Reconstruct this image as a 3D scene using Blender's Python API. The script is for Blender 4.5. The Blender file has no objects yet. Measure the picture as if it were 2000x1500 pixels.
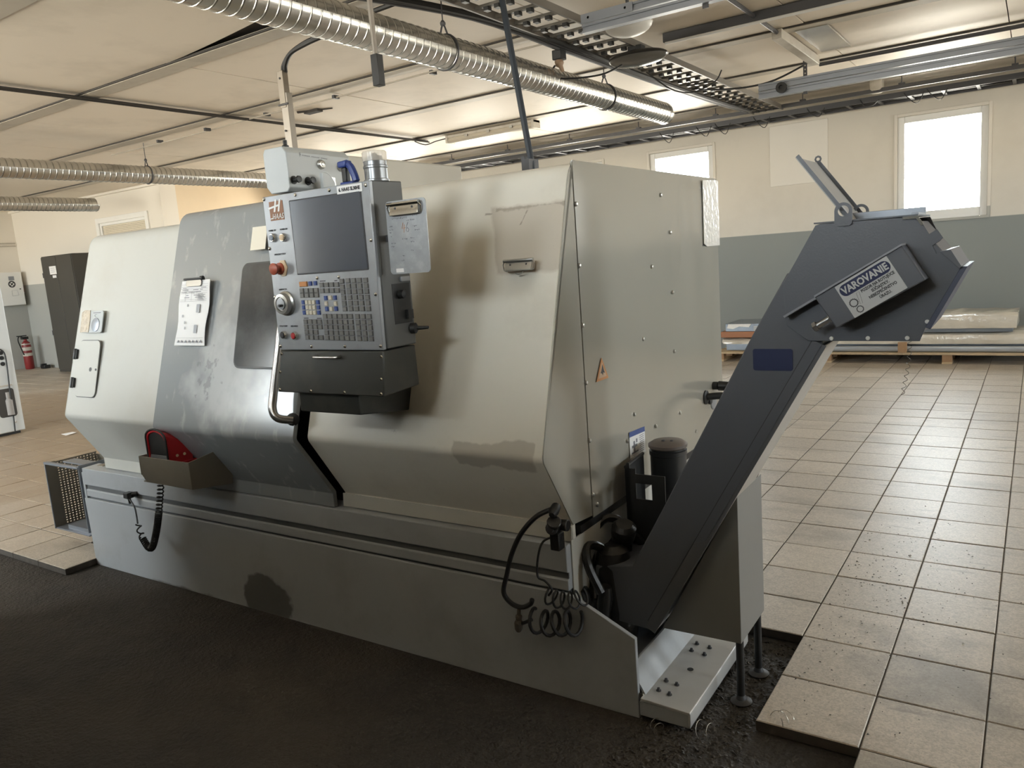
import bpy, bmesh, math, random
from mathutils import Vector, Matrix
random.seed(7)
S = bpy.context.scene
COL = S.collection
# ------------------------------------------------------------------ camera, sky, exposure
cam = bpy.data.objects.new('camera', bpy.data.cameras.new('camera')); COL.objects.link(cam)
cam.data.sensor_width = 36; cam.data.lens = 36 * 1518.55 / 2000
def cam_matrix(yaw, pitch, roll):
    f = Vector((math.sin(yaw)*math.cos(pitch), math.cos(yaw)*math.cos(pitch), math.sin(pitch)))
    r = f.cross(Vector((0, 0, 1))).normalized(); u = r.cross(f)
    c, s = math.cos(roll), math.sin(roll)
    R, U = c*r + s*u, -s*r + c*u
    return Matrix(((R.x, U.x, -f.x, 0), (R.y, U.y, -f.y, 0), (R.z, U.z, -f.z, 1.5), (0, 0, 0, 1)))
cam.matrix_world = cam_matrix(-0.599515973, -0.160037233, -0.0747249538)
cam.data.clip_start = 0.02; cam.data.clip_end = 200
S.camera = cam
SKY = 22.0
w = bpy.data.worlds.new('overcast_sky'); S.world = w; w.use_nodes = True
nt = w.node_tree; nt.nodes.clear()
_o = nt.nodes.new('ShaderNodeOutputWorld'); _b = nt.nodes.new('ShaderNodeBackground')
_t = nt.nodes.new('ShaderNodeTexCoord'); _s = nt.nodes.new('ShaderNodeSeparateXYZ'); _r = nt.nodes.new('ShaderNodeValToRGB')
nt.links.new(_t.outputs['Generated'], _s.inputs[0]); nt.links.new(_s.outputs['Z'], _r.inputs[0])
_r.color_ramp.elements[0].position = -0.02 + 0.0; _r.color_ramp.elements[0].color = (1.0, .91, .79, 1)
_r.color_ramp.elements[0].position = 0.0
_r.color_ramp.elements[1].position = 0.06; _r.color_ramp.elements[1].color = (.93, .97, 1, 1)
nt.links.new(_r.outputs[0], _b.inputs[0]); _b.inputs[1].default_value = SKY
nt.links.new(_b.outputs[0], _o.inputs[0])
S.view_settings.view_transform = 'Standard'; S.view_settings.look = 'None'
S.view_settings.exposure = 0.6; S.view_settings.gamma = 1.0; S.view_settings.use_curve_mapping = False
S.cycles.max_bounces = 10; S.cycles.diffuse_bounces = 6; S.cycles.transparent_max_bounces = 16
S.cycles.caustics_reflective = False; S.cycles.caustics_refractive = False; S.cycles.sample_clamp_indirect = 30
S.cycles.use_denoising = True

CEIL = 3.17; YB = 10.7; YF = -1.6; XL = -17.3; XR = 6.2; YJ = 7.83; XJ = -12.13
WZ0, WZ1 = 1.587, 2.815
BACK_WIN = [(-1.445, -0.507), (-4.65, -3.72), (-6.35, -5.4), (-8.05, -7.1), (-9.75, -8.8), (-11.45, -10.5), (4.4, 5.9)]  # the ones hidden behind the lathe are added to brighten the ceiling
FRONT_WIN = [(-16.8, -14.8), (-14.4, -12.8), (-9.9, -7.8), (-7.5, -6.0), (-3.3, -2.55), (-1.75, -.75)]  # all unseen; the last is added to light the lathe's upper front panel
FZ0, FZ1 = 1.25, 2.95
ADDED_RIGHT_WIN = [(2.6, 4.0), (5.2, 6.6), (7.9, 9.3)]  # unseen windows, added to bring in more daylight
def portal(x0, x1, z0, z1, y, into):
    l = bpy.data.lights.new('daylight_portal', 'AREA'); l.shape = 'RECTANGLE'; l.size = x1-x0; l.size_y = z1-z0
    l.cycles.is_portal = True
    o = bpy.data.objects.new('daylight_portal', l); COL.objects.link(o)
    o.location = ((x0+x1)/2, y, (z0+z1)/2); o.rotation_euler = (math.radians(90 if into > 0 else -90), 0, 0)
for a, b in BACK_WIN: portal(a, b, WZ0, WZ1, YB+.32, -1)
for a, b in FRONT_WIN: portal(a, b, FZ0, FZ1, YF-.32, 1)
for a, b in ADDED_RIGHT_WIN:
    portal(a, b, WZ0, WZ1, 0, 1); o = bpy.context.scene.objects[-1] if False else COL.objects[-1]
    o.location = (XR+.32, (a+b)/2, (WZ0+WZ1)/2); o.rotation_euler = (math.radians(90), 0, math.radians(90))

# ------------------------------------------------------------------ materials
def mat(name, col, rough=.5, metal=0., spec=.5, var=0., vscale=6., bump=0., bscale=40., dirt=None, coat=0.):
    """plain procedural surface; var = tonal noise, bump = relief, dirt = (colour, amount, scale)"""
    m = bpy.data.materials.new(name); m.use_nodes = True
    n = m.node_tree.nodes; L = m.node_tree.links; p = n['Principled BSDF']
    p.inputs['Base Color'].default_value = (*col, 1); p.inputs['Roughness'].default_value = rough
    p.inputs['Metallic'].default_value = metal; p.inputs['Specular IOR Level'].default_value = spec
    p.inputs['Coat Weight'].default_value = coat; p.inputs['Coat Roughness'].default_value = .12
    g = n.new('ShaderNodeNewGeometry'); src = None
    if var or dirt:
        nz = n.new('ShaderNodeTexNoise'); nz.inputs['Scale'].default_value = vscale; nz.inputs['Detail'].default_value = 6
        L.new(g.outputs['Position'], nz.inputs['Vector'])
        mx = n.new('ShaderNodeMix'); mx.data_type = 'RGBA'
        mx.inputs['A'].default_value = (*[c*(1-var) for c in col], 1); mx.inputs['B'].default_value = (*[min(1, c*(1+var)) for c in col], 1)
        L.new(nz.outputs['Fac'], mx.inputs['Factor']); src = mx.outputs['Result']
        if dirt:
            dc, amt, ds = dirt
            n2 = n.new('ShaderNodeTexNoise'); n2.inputs['Scale'].default_value = ds; n2.inputs['Detail'].default_value = 9; n2.inputs['Roughness'].default_value = .65
            L.new(g.outputs['Position'], n2.inputs['Vector'])
            r = n.new('ShaderNodeMapRange'); r.inputs['From Min'].default_value = .5; r.inputs['From Max'].default_value = .72; r.inputs['To Max'].default_value = amt
            L.new(n2.outputs['Fac'], r.inputs['Value'])
            m2 = n.new('ShaderNodeMix'); m2.data_type = 'RGBA'; m2.inputs['B'].default_value = (*dc, 1)
            L.new(src, m2.inputs['A']); L.new(r.outputs[0], m2.inputs['Factor']); src = m2.outputs['Result']
        L.new(src, p.inputs['Base Color'])
    if bump:
        nb = n.new('ShaderNodeTexNoise'); nb.inputs['Scale'].default_value = bscale; nb.inputs['Detail'].default_value = 4
        L.new(g.outputs['Position'], nb.inputs['Vector'])
        b = n.new('ShaderNodeBump'); b.inputs['Strength'].default_value = 1; b.inputs['Distance'].default_value = bump
        L.new(nb.outputs['Fac'], b.inputs['Height']); L.new(b.outputs[0], p.inputs['Normal'])
    m['src'] = ''
    return m
def base_socket(m):
    p = m.node_tree.nodes['Principled BSDF']; s = p.inputs['Base Color']
    return p, s, (s.links[0].from_socket if s.links else None)
def overlay(m, col, build_fac):
    """mix a colour over what the material has, by a factor socket made by build_fac(nodes, links, position)"""
    n, L = m.node_tree.nodes, m.node_tree.links
    p, s, src = base_socket(m)
    g = n.new('ShaderNodeNewGeometry'); mx = n.new('ShaderNodeMix'); mx.data_type = 'RGBA'
    if src: L.new(src, mx.inputs['A'])
    else: mx.inputs['A'].default_value = s.default_value
    mx.inputs['B'].default_value = (*col, 1)
    L.new(build_fac(n, L, g.outputs['Position']), mx.inputs['Factor']); L.new(mx.outputs['Result'], s)
def zstep(z, soft=.004, below=True):
    def f(n, L, pos):
        sp = n.new('ShaderNodeSeparateXYZ'); L.new(pos, sp.inputs[0])
        r = n.new('ShaderNodeMapRange'); r.inputs['From Min'].default_value = z-soft; r.inputs['From Max'].default_value = z+soft
        r.inputs['To Min'].default_value = 1 if below else 0; r.inputs['To Max'].default_value = 0 if below else 1
        L.new(sp.outputs['Z'], r.inputs['Value']); return r.outputs[0]
    return f
def blotch(center, radius, scale=8., lo=.45, hi=.6, amt=1., warp=.9, squash=(1, 1, 1)):
    """an irregular stain: distance to a place plus noise"""
    def f(n, L, pos):
        v = n.new('ShaderNodeVectorMath'); v.operation = 'SUBTRACT'; v.inputs[1].default_value = center; L.new(pos, v.inputs[0])
        q = n.new('ShaderNodeVectorMath'); q.operation = 'MULTIPLY'; q.inputs[1].default_value = squash; L.new(v.outputs[0], q.inputs[0])
        ln = n.new('ShaderNodeVectorMath'); ln.operation = 'LENGTH'; L.new(q.outputs[0], ln.inputs[0])
        nz = n.new('ShaderNodeTexNoise'); nz.inputs['Scale'].default_value = scale; nz.inputs['Detail'].default_value = 7; L.new(pos, nz.inputs['Vector'])
        a = n.new('ShaderNodeMath'); a.operation = 'MULTIPLY_ADD'; a.inputs[1].default_value = -1/radius; a.inputs[2].default_value = 1; L.new(ln.outputs['Value'], a.inputs[0])
        b = n.new('ShaderNodeMath'); b.operation = 'MULTIPLY_ADD'; b.inputs[1].default_value = warp; L.new(nz.outputs['Fac'], b.inputs[0]); L.new(a.outputs[0], b.inputs[2])
        r = n.new('ShaderNodeMapRange'); r.inputs['From Min'].default_value = lo+warp*.5-.02; r.inputs['From Max'].default_value = hi+warp*.5; r.inputs['To Max'].default_value = amt
        L.new(b.outputs[0], r.inputs['Value']); return r.outputs[0]
    return f

def streaks(scale, lo, hi, amt, stretch=(1, 1, 1)):
    def f(n, L, pos):
        q = n.new('ShaderNodeVectorMath'); q.operation = 'MULTIPLY'; q.inputs[1].default_value = stretch; L.new(pos, q.inputs[0])
        nz = n.new('ShaderNodeTexNoise'); nz.inputs['Scale'].default_value = scale; nz.inputs['Detail'].default_value = 8; nz.inputs['Roughness'].default_value = .6; L.new(q.outputs[0], nz.inputs['Vector'])
        r = n.new('ShaderNodeMapRange'); r.inputs['From Min'].default_value = lo; r.inputs['From Max'].default_value = hi; r.inputs['To Max'].default_value = amt
        L.new(nz.outputs['Fac'], r.inputs['Value']); return r.outputs[0]
    return f
cream = mat('cream_enamel', (.54, .535, .495), .42, spec=.2, var=.02, vscale=3, dirt=((.42, .37, .29), .25, 2.2))  # same enamel as the front panel, darkened to offset strong light on the left
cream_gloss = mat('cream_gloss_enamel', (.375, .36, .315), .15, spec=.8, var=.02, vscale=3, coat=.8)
def patch_mask(x0, x1, z0, z1, soft=.01, warp=.03, scale=14, amt=1., slant=0.):
    """rectangular stain on a wall-like sheet, with an irregular border"""
    def f(n, L, pos):
        nz = n.new('ShaderNodeTexNoise'); nz.inputs['Scale'].default_value = scale; nz.inputs['Detail'].default_value = 5; L.new(pos, nz.inputs['Vector'])
        sp = n.new('ShaderNodeSeparateXYZ'); L.new(pos, sp.inputs[0])
        def m(op, a, b, c=None):
            q = n.new('ShaderNodeMath'); q.operation = op
            for i, v in enumerate((a, b, c)):
                if v is None: continue
                if isinstance(v, (int, float)): q.inputs[i].default_value = v
                else: L.new(v, q.inputs[i])
            return q.outputs[0]
        w_ = m('MULTIPLY_ADD', nz.outputs['Fac'], warp, -warp/2)
        xs = m('MULTIPLY_ADD', sp.outputs['Z'], slant, sp.outputs['X'])
        dx = m('SUBTRACT', m('ABSOLUTE', m('SUBTRACT', xs, (x0+x1)/2+slant*(z0+z1)/2), 0), (x1-x0)/2)
        dz = m('SUBTRACT', m('ABSOLUTE', m('SUBTRACT', sp.outputs['Z'], (z0+z1)/2), 0), (z1-z0)/2)
        d = m('ADD', m('MAXIMUM', dx, dz), w_)
        r = n.new('ShaderNodeMapRange'); r.inputs['From Min'].default_value = soft; r.inputs['From Max'].default_value = -soft; r.inputs['To Max'].default_value = amt
        L.new(d, r.inputs['Value']); return r.outputs[0]
    return f
cream_front = mat('cream_front_enamel', (.76, .725, .64), .34, spec=.35, var=.02, vscale=3, dirt=((.42, .37, .29), .3, 2.2))  # same enamel as the left panel, lightened in place of light it lacks
overlay(cream_front, (.44, .375, .30), patch_mask(-1.565, -1.27, 1.45, 1.675, .006, .03, 16, .55, .22))
overlay(cream_front, (.30, .25, .20), patch_mask(-1.57, -1.27, 1.664, 1.672, .003, .03, 30, .6))
overlay(cream_front, (.30, .25, .20), patch_mask(-1.615, -1.585, 1.655, 1.660, .002, .012, 40, .7))
overlay(cream_front, (.25, .20, .16), patch_mask(-1.455, -1.450, 1.61, 1.655, .002, .012, 60, .7, -.5))
overlay(cream_front, (.36, .32, .26), patch_mask(-1.66, -1.33, .80, .90, .004, .09, 7, .55))
overlay(cream_front, (.20, .175, .14), streaks(16, .70, .76, .5))
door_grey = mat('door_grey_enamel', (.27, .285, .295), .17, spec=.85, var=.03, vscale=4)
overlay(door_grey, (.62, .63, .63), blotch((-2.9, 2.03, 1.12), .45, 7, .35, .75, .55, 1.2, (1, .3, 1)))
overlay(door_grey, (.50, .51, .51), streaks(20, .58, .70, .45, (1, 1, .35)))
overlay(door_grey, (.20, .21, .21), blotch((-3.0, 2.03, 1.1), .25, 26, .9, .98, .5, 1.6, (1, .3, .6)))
base_grey = mat('base_grey_enamel', (.40, .42, .44), .40, spec=.4, var=.04, vscale=3, dirt=((.16, .14, .11), .25, 3))
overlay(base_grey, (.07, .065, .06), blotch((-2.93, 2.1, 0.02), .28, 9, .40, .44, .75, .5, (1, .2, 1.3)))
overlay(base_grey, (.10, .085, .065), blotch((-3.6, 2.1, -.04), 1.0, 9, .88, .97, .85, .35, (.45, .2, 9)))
base_dark = mat('groove_shadow_grey', (.11, .115, .12), .5, var=.05)
conv_grey = mat('conveyor_grey_paint', (.105, .112, .13), .42, spec=.5, var=.05, vscale=5, bump=.0004, bscale=180)
conv_under = mat('conveyor_underside', (.50, .48, .44), .4, metal=.3, var=.12, vscale=12)
pend_grey = mat('pendant_front_metal', (.33, .345, .365), .34, metal=.35, spec=.5, var=.06, vscale=9, dirt=((.2, .19, .17), .35, 9))
pend_side = mat('pendant_side_paint', (.105, .108, .105), .42, var=.05)
pend_dark = mat('pendant_lower_paint', (.05, .05, .045), .36, metal=.3, var=.10, vscale=14, dirt=((.10, .09, .07), .4, 7))
box_grey = mat('light_grey_paint', (.46, .48, .48), .34, var=.03)
screen_m = mat('monitor_glass', (.075, .085, .105), .14, spec=.6, var=.15, vscale=4)
tint_glass = mat('smoked_door_glass', (.04, .043, .046), .12, spec=.5, var=.1, vscale=8, dirt=((.20, .21, .22), .2, 5))
black = mat('black_plastic', (.015, .015, .015), .42)
rubber = mat('black_rubber', (.014, .014, .014), .55)
oily = mat('oily_black', (.012, .011, .010), .38, bump=.004, bscale=30)
steel = mat('bare_steel', (.50, .49, .46), .3, metal=.9, var=.1)
chrome = mat('chrome', (.75, .73, .68), .14, metal=1.)
galv = mat('galvanised_steel', (.60, .59, .56), .24, metal=.95, var=.22, vscale=7)
galv_rail = mat('zinc_rail', (.28, .30, .335), .40, metal=.6, var=.1, vscale=5)
dark_steel = mat('dark_steel_bar', (.075, .075, .08), .5, metal=.3)
tray_metal = mat('dusty_tray_metal', (.25, .225, .185), .5, metal=.5, var=.2)
red = mat('red_paint', (.42, .015, .02), .4)
red_dull = mat('extinguisher_red', (.22, .02, .02), .4)
blue = mat('blue_plastic', (.03, .055, .22), .35)
blue_dull = mat('faded_blue_label', (.022, .03, .085), .4, var=.1)
navy = mat('navy_print', (.012, .018, .07), .5)
white = mat('white_paint', (.78, .78, .76), .4, var=.02)
white_dirty = mat('off_white_plastic', (.58, .54, .47), .5, var=.06, dirt=((.3, .25, .18), .4, 9))
paper = mat('white_paper', (.80, .79, .78), .7, var=.02)
ink = mat('grey_ink', (.22, .22, .24), .7)
ink_d = mat('dark_ink', (.05, .05, .055), .7)
sticky = mat('cream_paper', (.83, .77, .64), .7)
sign_white = mat('sign_white', (.52, .53, .54), .5, var=.04)
brown = mat('logo_brown', (.27, .12, .06), .45)
orange = mat('orange_key', (.55, .24, .08), .45)
key_g = mat('grey_key', (.17, .17, .165), .42)
key_b = mat('blue_key', (.05, .09, .28), .42)
key_c = mat('cream_key', (.62, .58, .48), .45)
yellow = mat('ivory_ring', (.66, .50, .32), .4)
copper = mat('brown_board', (.40, .17, .08), .55, var=.1)
wood = mat('pale_pine', (.50, .38, .24), .7, var=.2, vscale=12)
wood_d = mat('brown_wood_block', (.36, .22, .12), .7, var=.2, vscale=12)
wrap = mat('plastic_wrap', (.66, .61, .52), .16, spec=.8, var=.12, vscale=7, bump=.02, bscale=6)
film = mat('white_plastic_film', (.86, .84, .80), .2, var=.04, bump=.004, bscale=30)
sheet_blue = mat('bluish_metal_sheets', (.24, .27, .31), .3, metal=.6, var=.15)
beam_m = mat('ceiling_cover_strip', (.50, .455, .38), .6, var=.06, vscale=3, dirt=((.28, .25, .2), .5, 3))
void_m = mat('ceiling_void', (.05, .045, .04), .8)
ceil_m = mat('ceiling_panel_paint', (.79, .71, .60), .6, var=.04, vscale=1.2, dirt=((.44, .39, .31), .35, 1.1))
wall_m = mat('wall_paint_back', (.68, .645, .575), .6, var=.03, vscale=1.5, dirt=((.5, .46, .39), .25, 1.3))
overlay(wall_m, (.255, .275, .265), zstep(1.565))
wall_l = mat('wall_paint_left', (.74, .70, .63), .6, var=.03, vscale=1.5)
overlay(wall_l, (.40, .40, .37), zstep(1.69))
wall_p = mat('wall_paint_peach', (.72, .59, .42), .6, var=.03)
overlay(wall_p, (.38, .38, .35), zstep(1.6))
patch_m = mat('wall_patch_paint', (.76, .735, .68), .6, var=.02)
door_m = mat('dark_door_paint', (.055, .05, .042), .5, var=.08)
machine_w = mat('pale_machine_paint', (.66, .68, .68), .4, var=.02)
grout_m = mat('grout', (.13, .115, .095), .85, var=.3)

# terrazzo tiles: chips, a tone of their own per tile, and old dirt patches
tile_m = mat('terrazzo_tile', (.45, .395, .325), .42, spec=.45, var=.16, vscale=34)
def _tile():
    n, L = tile_m.node_tree.nodes, tile_m.node_tree.links
    p, s, src = base_socket(tile_m); g = n.new('ShaderNodeNewGeometry')
    vo = n.new('ShaderNodeTexVoronoi'); vo.inputs['Scale'].default_value = 170; L.new(g.outputs['Position'], vo.inputs['Vector'])
    r = n.new('ShaderNodeMapRange'); r.inputs['From Min'].default_value = .0; r.inputs['From Max'].default_value = 1; r.inputs['To Min'].default_value = .84; r.inputs['To Max'].default_value = 1.16
    sp = n.new('ShaderNodeSeparateColor'); L.new(vo.outputs['Color'], sp.inputs[0]); L.new(sp.outputs[0], r.inputs['Value'])
    r2 = n.new('ShaderNodeMapRange'); r2.inputs['To Min'].default_value = .9; r2.inputs['To Max'].default_value = 1.08
    oi = n.new('ShaderNodeObjectInfo'); ad = n.new('ShaderNodeMath'); ad.operation = 'ADD'; fr = n.new('ShaderNodeMath'); fr.operation = 'FRACT'
    L.new(oi.outputs['Random'], ad.inputs[0]); L.new(g.outputs['Random Per Island'], ad.inputs[1]); L.new(ad.outputs[0], fr.inputs[0]); L.new(fr.outputs[0], r2.inputs['Value'])
    mu = n.new('ShaderNodeMath'); mu.operation = 'MULTIPLY'; L.new(r.outputs[0], mu.inputs[0]); L.new(r2.outputs[0], mu.inputs[1])
    sc = n.new('ShaderNodeVectorMath'); sc.operation = 'SCALE'; L.new(src, sc.inputs[0]); L.new(mu.outputs[0], sc.inputs['Scale'])
    L.new(sc.outputs[0], s)
_tile()
overlay(tile_m, (.20, .17, .13), streaks(1.4, .54, .75, .65, (1, 2.2, 1)))
overlay(tile_m, (.12, .10, .08), streaks(5, .62, .72, .5, (.5, 2.5, 1)))
overlay(tile_m, (.25, .165, .09), blotch((-9, 4, 0), 7, 1.2, .3, .62, .75, .8))
overlay(tile_m, (.10, .09, .08), blotch((-.2, 2.75, 0), .55, 6, .45, .9, .5, 1.2, (1, 1, 1)))
asphalt = mat('oily_asphalt', (.036, .030, .024), .75, var=.55, vscale=9, bump=.012, bscale=60, dirt=((.012, .011, .010), .9, 2.2))
overlay(asphalt, (.085, .065, .042), streaks(1.1, .5, .75, .6))

# ------------------------------------------------------------------ mesh helpers
class MB:
    def __init__(s, xf=None): s.v, s.f, s.xf = [], [], xf
    def add(s, vs, fs):
        k = len(s.v); s.v += [tuple(p) for p in vs]; s.f += [[i+k for i in q] for q in fs]; return s
    def box(s, x0, x1, y0, y1, z0, z1, m=None):
        vs = [(x, y, z) for z in (z0, z1) for y in (y0, y1) for x in (x0, x1)]
        if m is not None: vs = [m @ Vector(p) for p in vs]
        return s.add(vs, [(0, 2, 3, 1), (4, 5, 7, 6), (0, 1, 5, 4), (2, 6, 7, 3), (0, 4, 6, 2), (1, 3, 7, 5)])
    def prism(s, pts, a, b, axis='y', m=None):
        def P(p, t): return {'x': (t, p[0], p[1]), 'y': (p[0], t, p[1]), 'z': (p[0], p[1], t)}[axis]
        n = len(pts); vs = [P(p, a) for p in pts] + [P(p, b) for p in pts]
        if m is not None: vs = [m @ Vector(p) for p in vs]
        return s.add(vs, [list(range(n))[::-1], list(range(n, 2*n))] + [(i, (i+1) % n, n+(i+1) % n, n+i) for i in range(n)])
    def cyl(s, p0, p1, r0, r1=None, n=16):
        p0, p1 = Vector(p0), Vector(p1); r1 = r0 if r1 is None else r1
        d = (p1-p0).normalized(); a = d.orthogonal().normalized(); b = d.cross(a)
        vs = [p + (a*math.cos(2*math.pi*i/n) + b*math.sin(2*math.pi*i/n))*r for p, r in ((p0, r0), (p1, r1)) for i in range(n)]
        return s.add(vs, [list(range(n))[::-1], list(range(n, 2*n))] + [(i, (i+1) % n, n+(i+1) % n, n+i) for i in range(n)])
    def lathe(s, base, axis, prof, n=20, ref=None):
        d = Vector(axis).normalized(); a = d.orthogonal().normalized(); b = d.cross(a); base = Vector(base); k = len(prof)
        vs = [base + d*h + (a*math.cos(2*math.pi*i/n) + b*math.sin(2*math.pi*i/n))*r for r, h in prof for i in range(n)]
        fs = [(j*n+i, j*n+(i+1) % n, (j+1)*n+(i+1) % n, (j+1)*n+i) for j in range(k-1) for i in range(n)]
        return s.add(vs, fs + [list(range(n))[::-1], list(range((k-1)*n, k*n))])
    def tube(s, pts, r, n=8, closed=False):
        P = [Vector(p) for p in pts]; k = len(P); R = r if isinstance(r, (list, tuple)) else [r]*k
        T = [((P[(i+1) % k]-P[i-1]) if closed else (P[min(i+1, k-1)]-P[max(i-1, 0)])).normalized() for i in range(k)]
        a = T[0].orthogonal().normalized(); vs = []
        for i in range(k):
            a = (a - T[i]*a.dot(T[i])).normalized(); b = T[i].cross(a)
            vs += [P[i] + (a*math.cos(2*math.pi*j/n) + b*math.sin(2*math.pi*j/n))*R[i] for j in range(n)]
        fs = [(i*n+j, i*n+(j+1) % n, ((i+1) % k)*n+(j+1) % n, ((i+1) % k)*n+j) for i in range(k if closed else k-1) for j in range(n)]
        if not closed: fs += [list(range(n))[::-1], list(range((k-1)*n, k*n))]
        return s.add(vs, fs)
    def build(s, name, m, parent=None, bev=0., smooth=True, seg=2, origin=None):
        vs = [Vector(p) for p in s.v]
        if s.xf is not None and parent is None: vs = [s.xf @ p for p in vs]
        if parent is not None:
            off = Vector(root_off(parent))
        elif origin is not None: off = Vector(origin)
        else:
            off = Vector(((min(p.x for p in vs)+max(p.x for p in vs))/2, (min(p.y for p in vs)+max(p.y for p in vs))/2, min(p.z for p in vs)))
        me = bpy.data.meshes.new(name); me.from_pydata([p-off for p in vs], [], s.f)
        bm = bmesh.new(); bm.from_mesh(me); bmesh.ops.recalc_face_normals(bm, faces=bm.faces); bm.to_mesh(me); bm.free()
        me.materials.append(m)
        if smooth: me.shade_smooth(); me.set_sharp_from_angle(angle=math.radians(32))
        o = bpy.data.objects.new(name, me); COL.objects.link(o)
        if parent is None: o.location = off
        else: o.parent = parent
        if bev:
            b = o.modifiers.new('bevel', 'BEVEL'); b.width = bev; b.segments = seg; b.limit_method = 'ANGLE'; b.angle_limit = math.radians(35)
        return o
OFF = {}
def root_off(o):
    while o.parent is not None: o = o.parent
    return OFF.get(o.name, tuple(o.location))
def tag(o, label=None, cat=None, group=None, kind=None):
    for k, v in (('label', label), ('category', cat), ('group', group), ('kind', kind)):
        if v: o[k] = v
    return o
def thing(name, label, cat, base=(0, 0, 0), group=None):
    o = bpy.data.objects.new(name, None); COL.objects.link(o); o.location = base; o.empty_display_size = .1
    OFF[o.name] = base; return tag(o, label, cat, group)
# the machine stands half a degree off the wall's direction: its own frame (u along, v in, z up)
MX = Matrix.Translation((-1.296, 2.153, 0)) @ Matrix.Rotation(math.radians(.5), 4, 'Z')
def mthing(name, label, cat, base=(0, 0, 0), group=None):
    o = bpy.data.objects.new(name, None); COL.objects.link(o); o.empty_display_size = .1
    o.location = MX @ Vector(base); o.rotation_euler = (0, 0, math.radians(.5))
    OFF[o.name] = base; return tag(o, label, cat, group)
def struct(o): o['kind'] = 'structure'; return o
def rrect(x0, x1, y0, y1, r, k=5):
    out = []
    for cx, cy, a0 in ((x1-r, y1-r, 0), (x0+r, y1-r, 90), (x0+r, y0+r, 180), (x1-r, y0+r, 270)):
        out += [(cx+r*math.cos(math.radians(a0+90*i/k)), cy+r*math.sin(math.radians(a0+90*i/k))) for i in range(k+1)]
    return out
def fillet(pts, rad, k=6):
    """round the inner corners of an open polyline"""
    out = [pts[0]]
    for i in range(1, len(pts)-1):
        a, b, c = Vector(pts[i-1]), Vector(pts[i]), Vector(pts[i+1]); r = rad[i-1]
        if not r: out.append(tuple(b)); continue
        d1, d2 = (a-b).normalized(), (c-b).normalized(); half = d1.angle(d2)/2; t = r/math.tan(half)
        p, q = b+d1*t, b+d2*t
        for j in range(k+1):
            s = j/k; out.append(tuple((1-s)**2*p + 2*s*(1-s)*b + s*s*q))
    return out + [pts[-1]]
def smooth_path(pts, k=6):
    P = [Vector(p) for p in pts]; out = []
    for i in range(len(P)-1):
        p0, p1, p2, p3 = P[max(i-1, 0)], P[i], P[i+1], P[min(i+2, len(P)-1)]
        for j in range(k):
            t = j/k
            out.append(.5*((2*p1)+(p2-p0)*t+(2*p0-5*p1+4*p2-p3)*t*t+(3*p1-p0-3*p2+p3)*t**3))
    return out + [P[-1]]
def coil(pts, R, turns, per=12):
    """helix wound round a path"""
    P = smooth_path(pts, 8); ln = [0]
    for i in range(1, len(P)): ln.append(ln[-1]+(P[i]-P[i-1]).length)
    out = []; N = int(turns*per); a = (P[1]-P[0]).orthogonal().normalized()
    for i in range(N+1):
        s = ln[-1]*i/N; j = 0
        while j < len(P)-2 and ln[j+1] < s: j += 1
        t = (s-ln[j])/max(1e-6, ln[j+1]-ln[j]); c = P[j].lerp(P[j+1], t); d = (P[j+1]-P[j]).normalized()
        a = (a-d*a.dot(d)).normalized(); b = d.cross(a); th = 2*math.pi*i/per
        out.append(c+(a*math.cos(th)+b*math.sin(th))*R)
    return out
def frame(o, x, n):
    """matrix whose local x,y span a plate and local z is its outward normal"""
    x, n = Vector(x).normalized(), Vector(n).normalized(); y = n.cross(x)
    return Matrix(((x.x, y.x, n.x, o[0]), (x.y, y.y, n.y, o[1]), (x.z, y.z, n.z, o[2]), (0, 0, 0, 1)))
def text(name, body, size, m, F, parent, xy=(0, 0), align='CENTER', ext=.0006, shear=0., width=1., lift=.0004, bold=0.):
    c = bpy.data.curves.new(name, 'FONT'); c.body = body; c.size = size; c.align_x = align; c.align_y = 'CENTER'; c.extrude = ext; c.shear = shear; c.offset = bold
    c.resolution_u = 2; c.space_line = .95
    t = bpy.data.objects.new('tmp', c); me = bpy.data.meshes.new_from_object(t); bpy.data.objects.remove(t); bpy.data.curves.remove(c)
    off = Vector(root_off(parent)) if parent is not None else Vector((0, 0, 0))
    me.transform(Matrix.Translation(-off) @ F @ Matrix.Translation((xy[0], xy[1], lift+ext)) @ Matrix.Diagonal((width, 1, 1, 1)))
    me.materials.clear(); me.materials.append(m); me.name = name
    o = bpy.data.objects.new(name, me); COL.objects.link(o); o.parent = parent; return o
def screw(parent, F, xy, r=.008, m=steel, h=.004):
    p = F @ Vector((xy[0], xy[1], 0)); n = (F.to_3x3() @ Vector((0, 0, 1))).normalized()
    return MB().lathe(p, n, [(r, 0), (r, h*.4), (r*.7, h), (r*.25, h*1.15)], 10).build('screw', m, parent)
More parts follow.
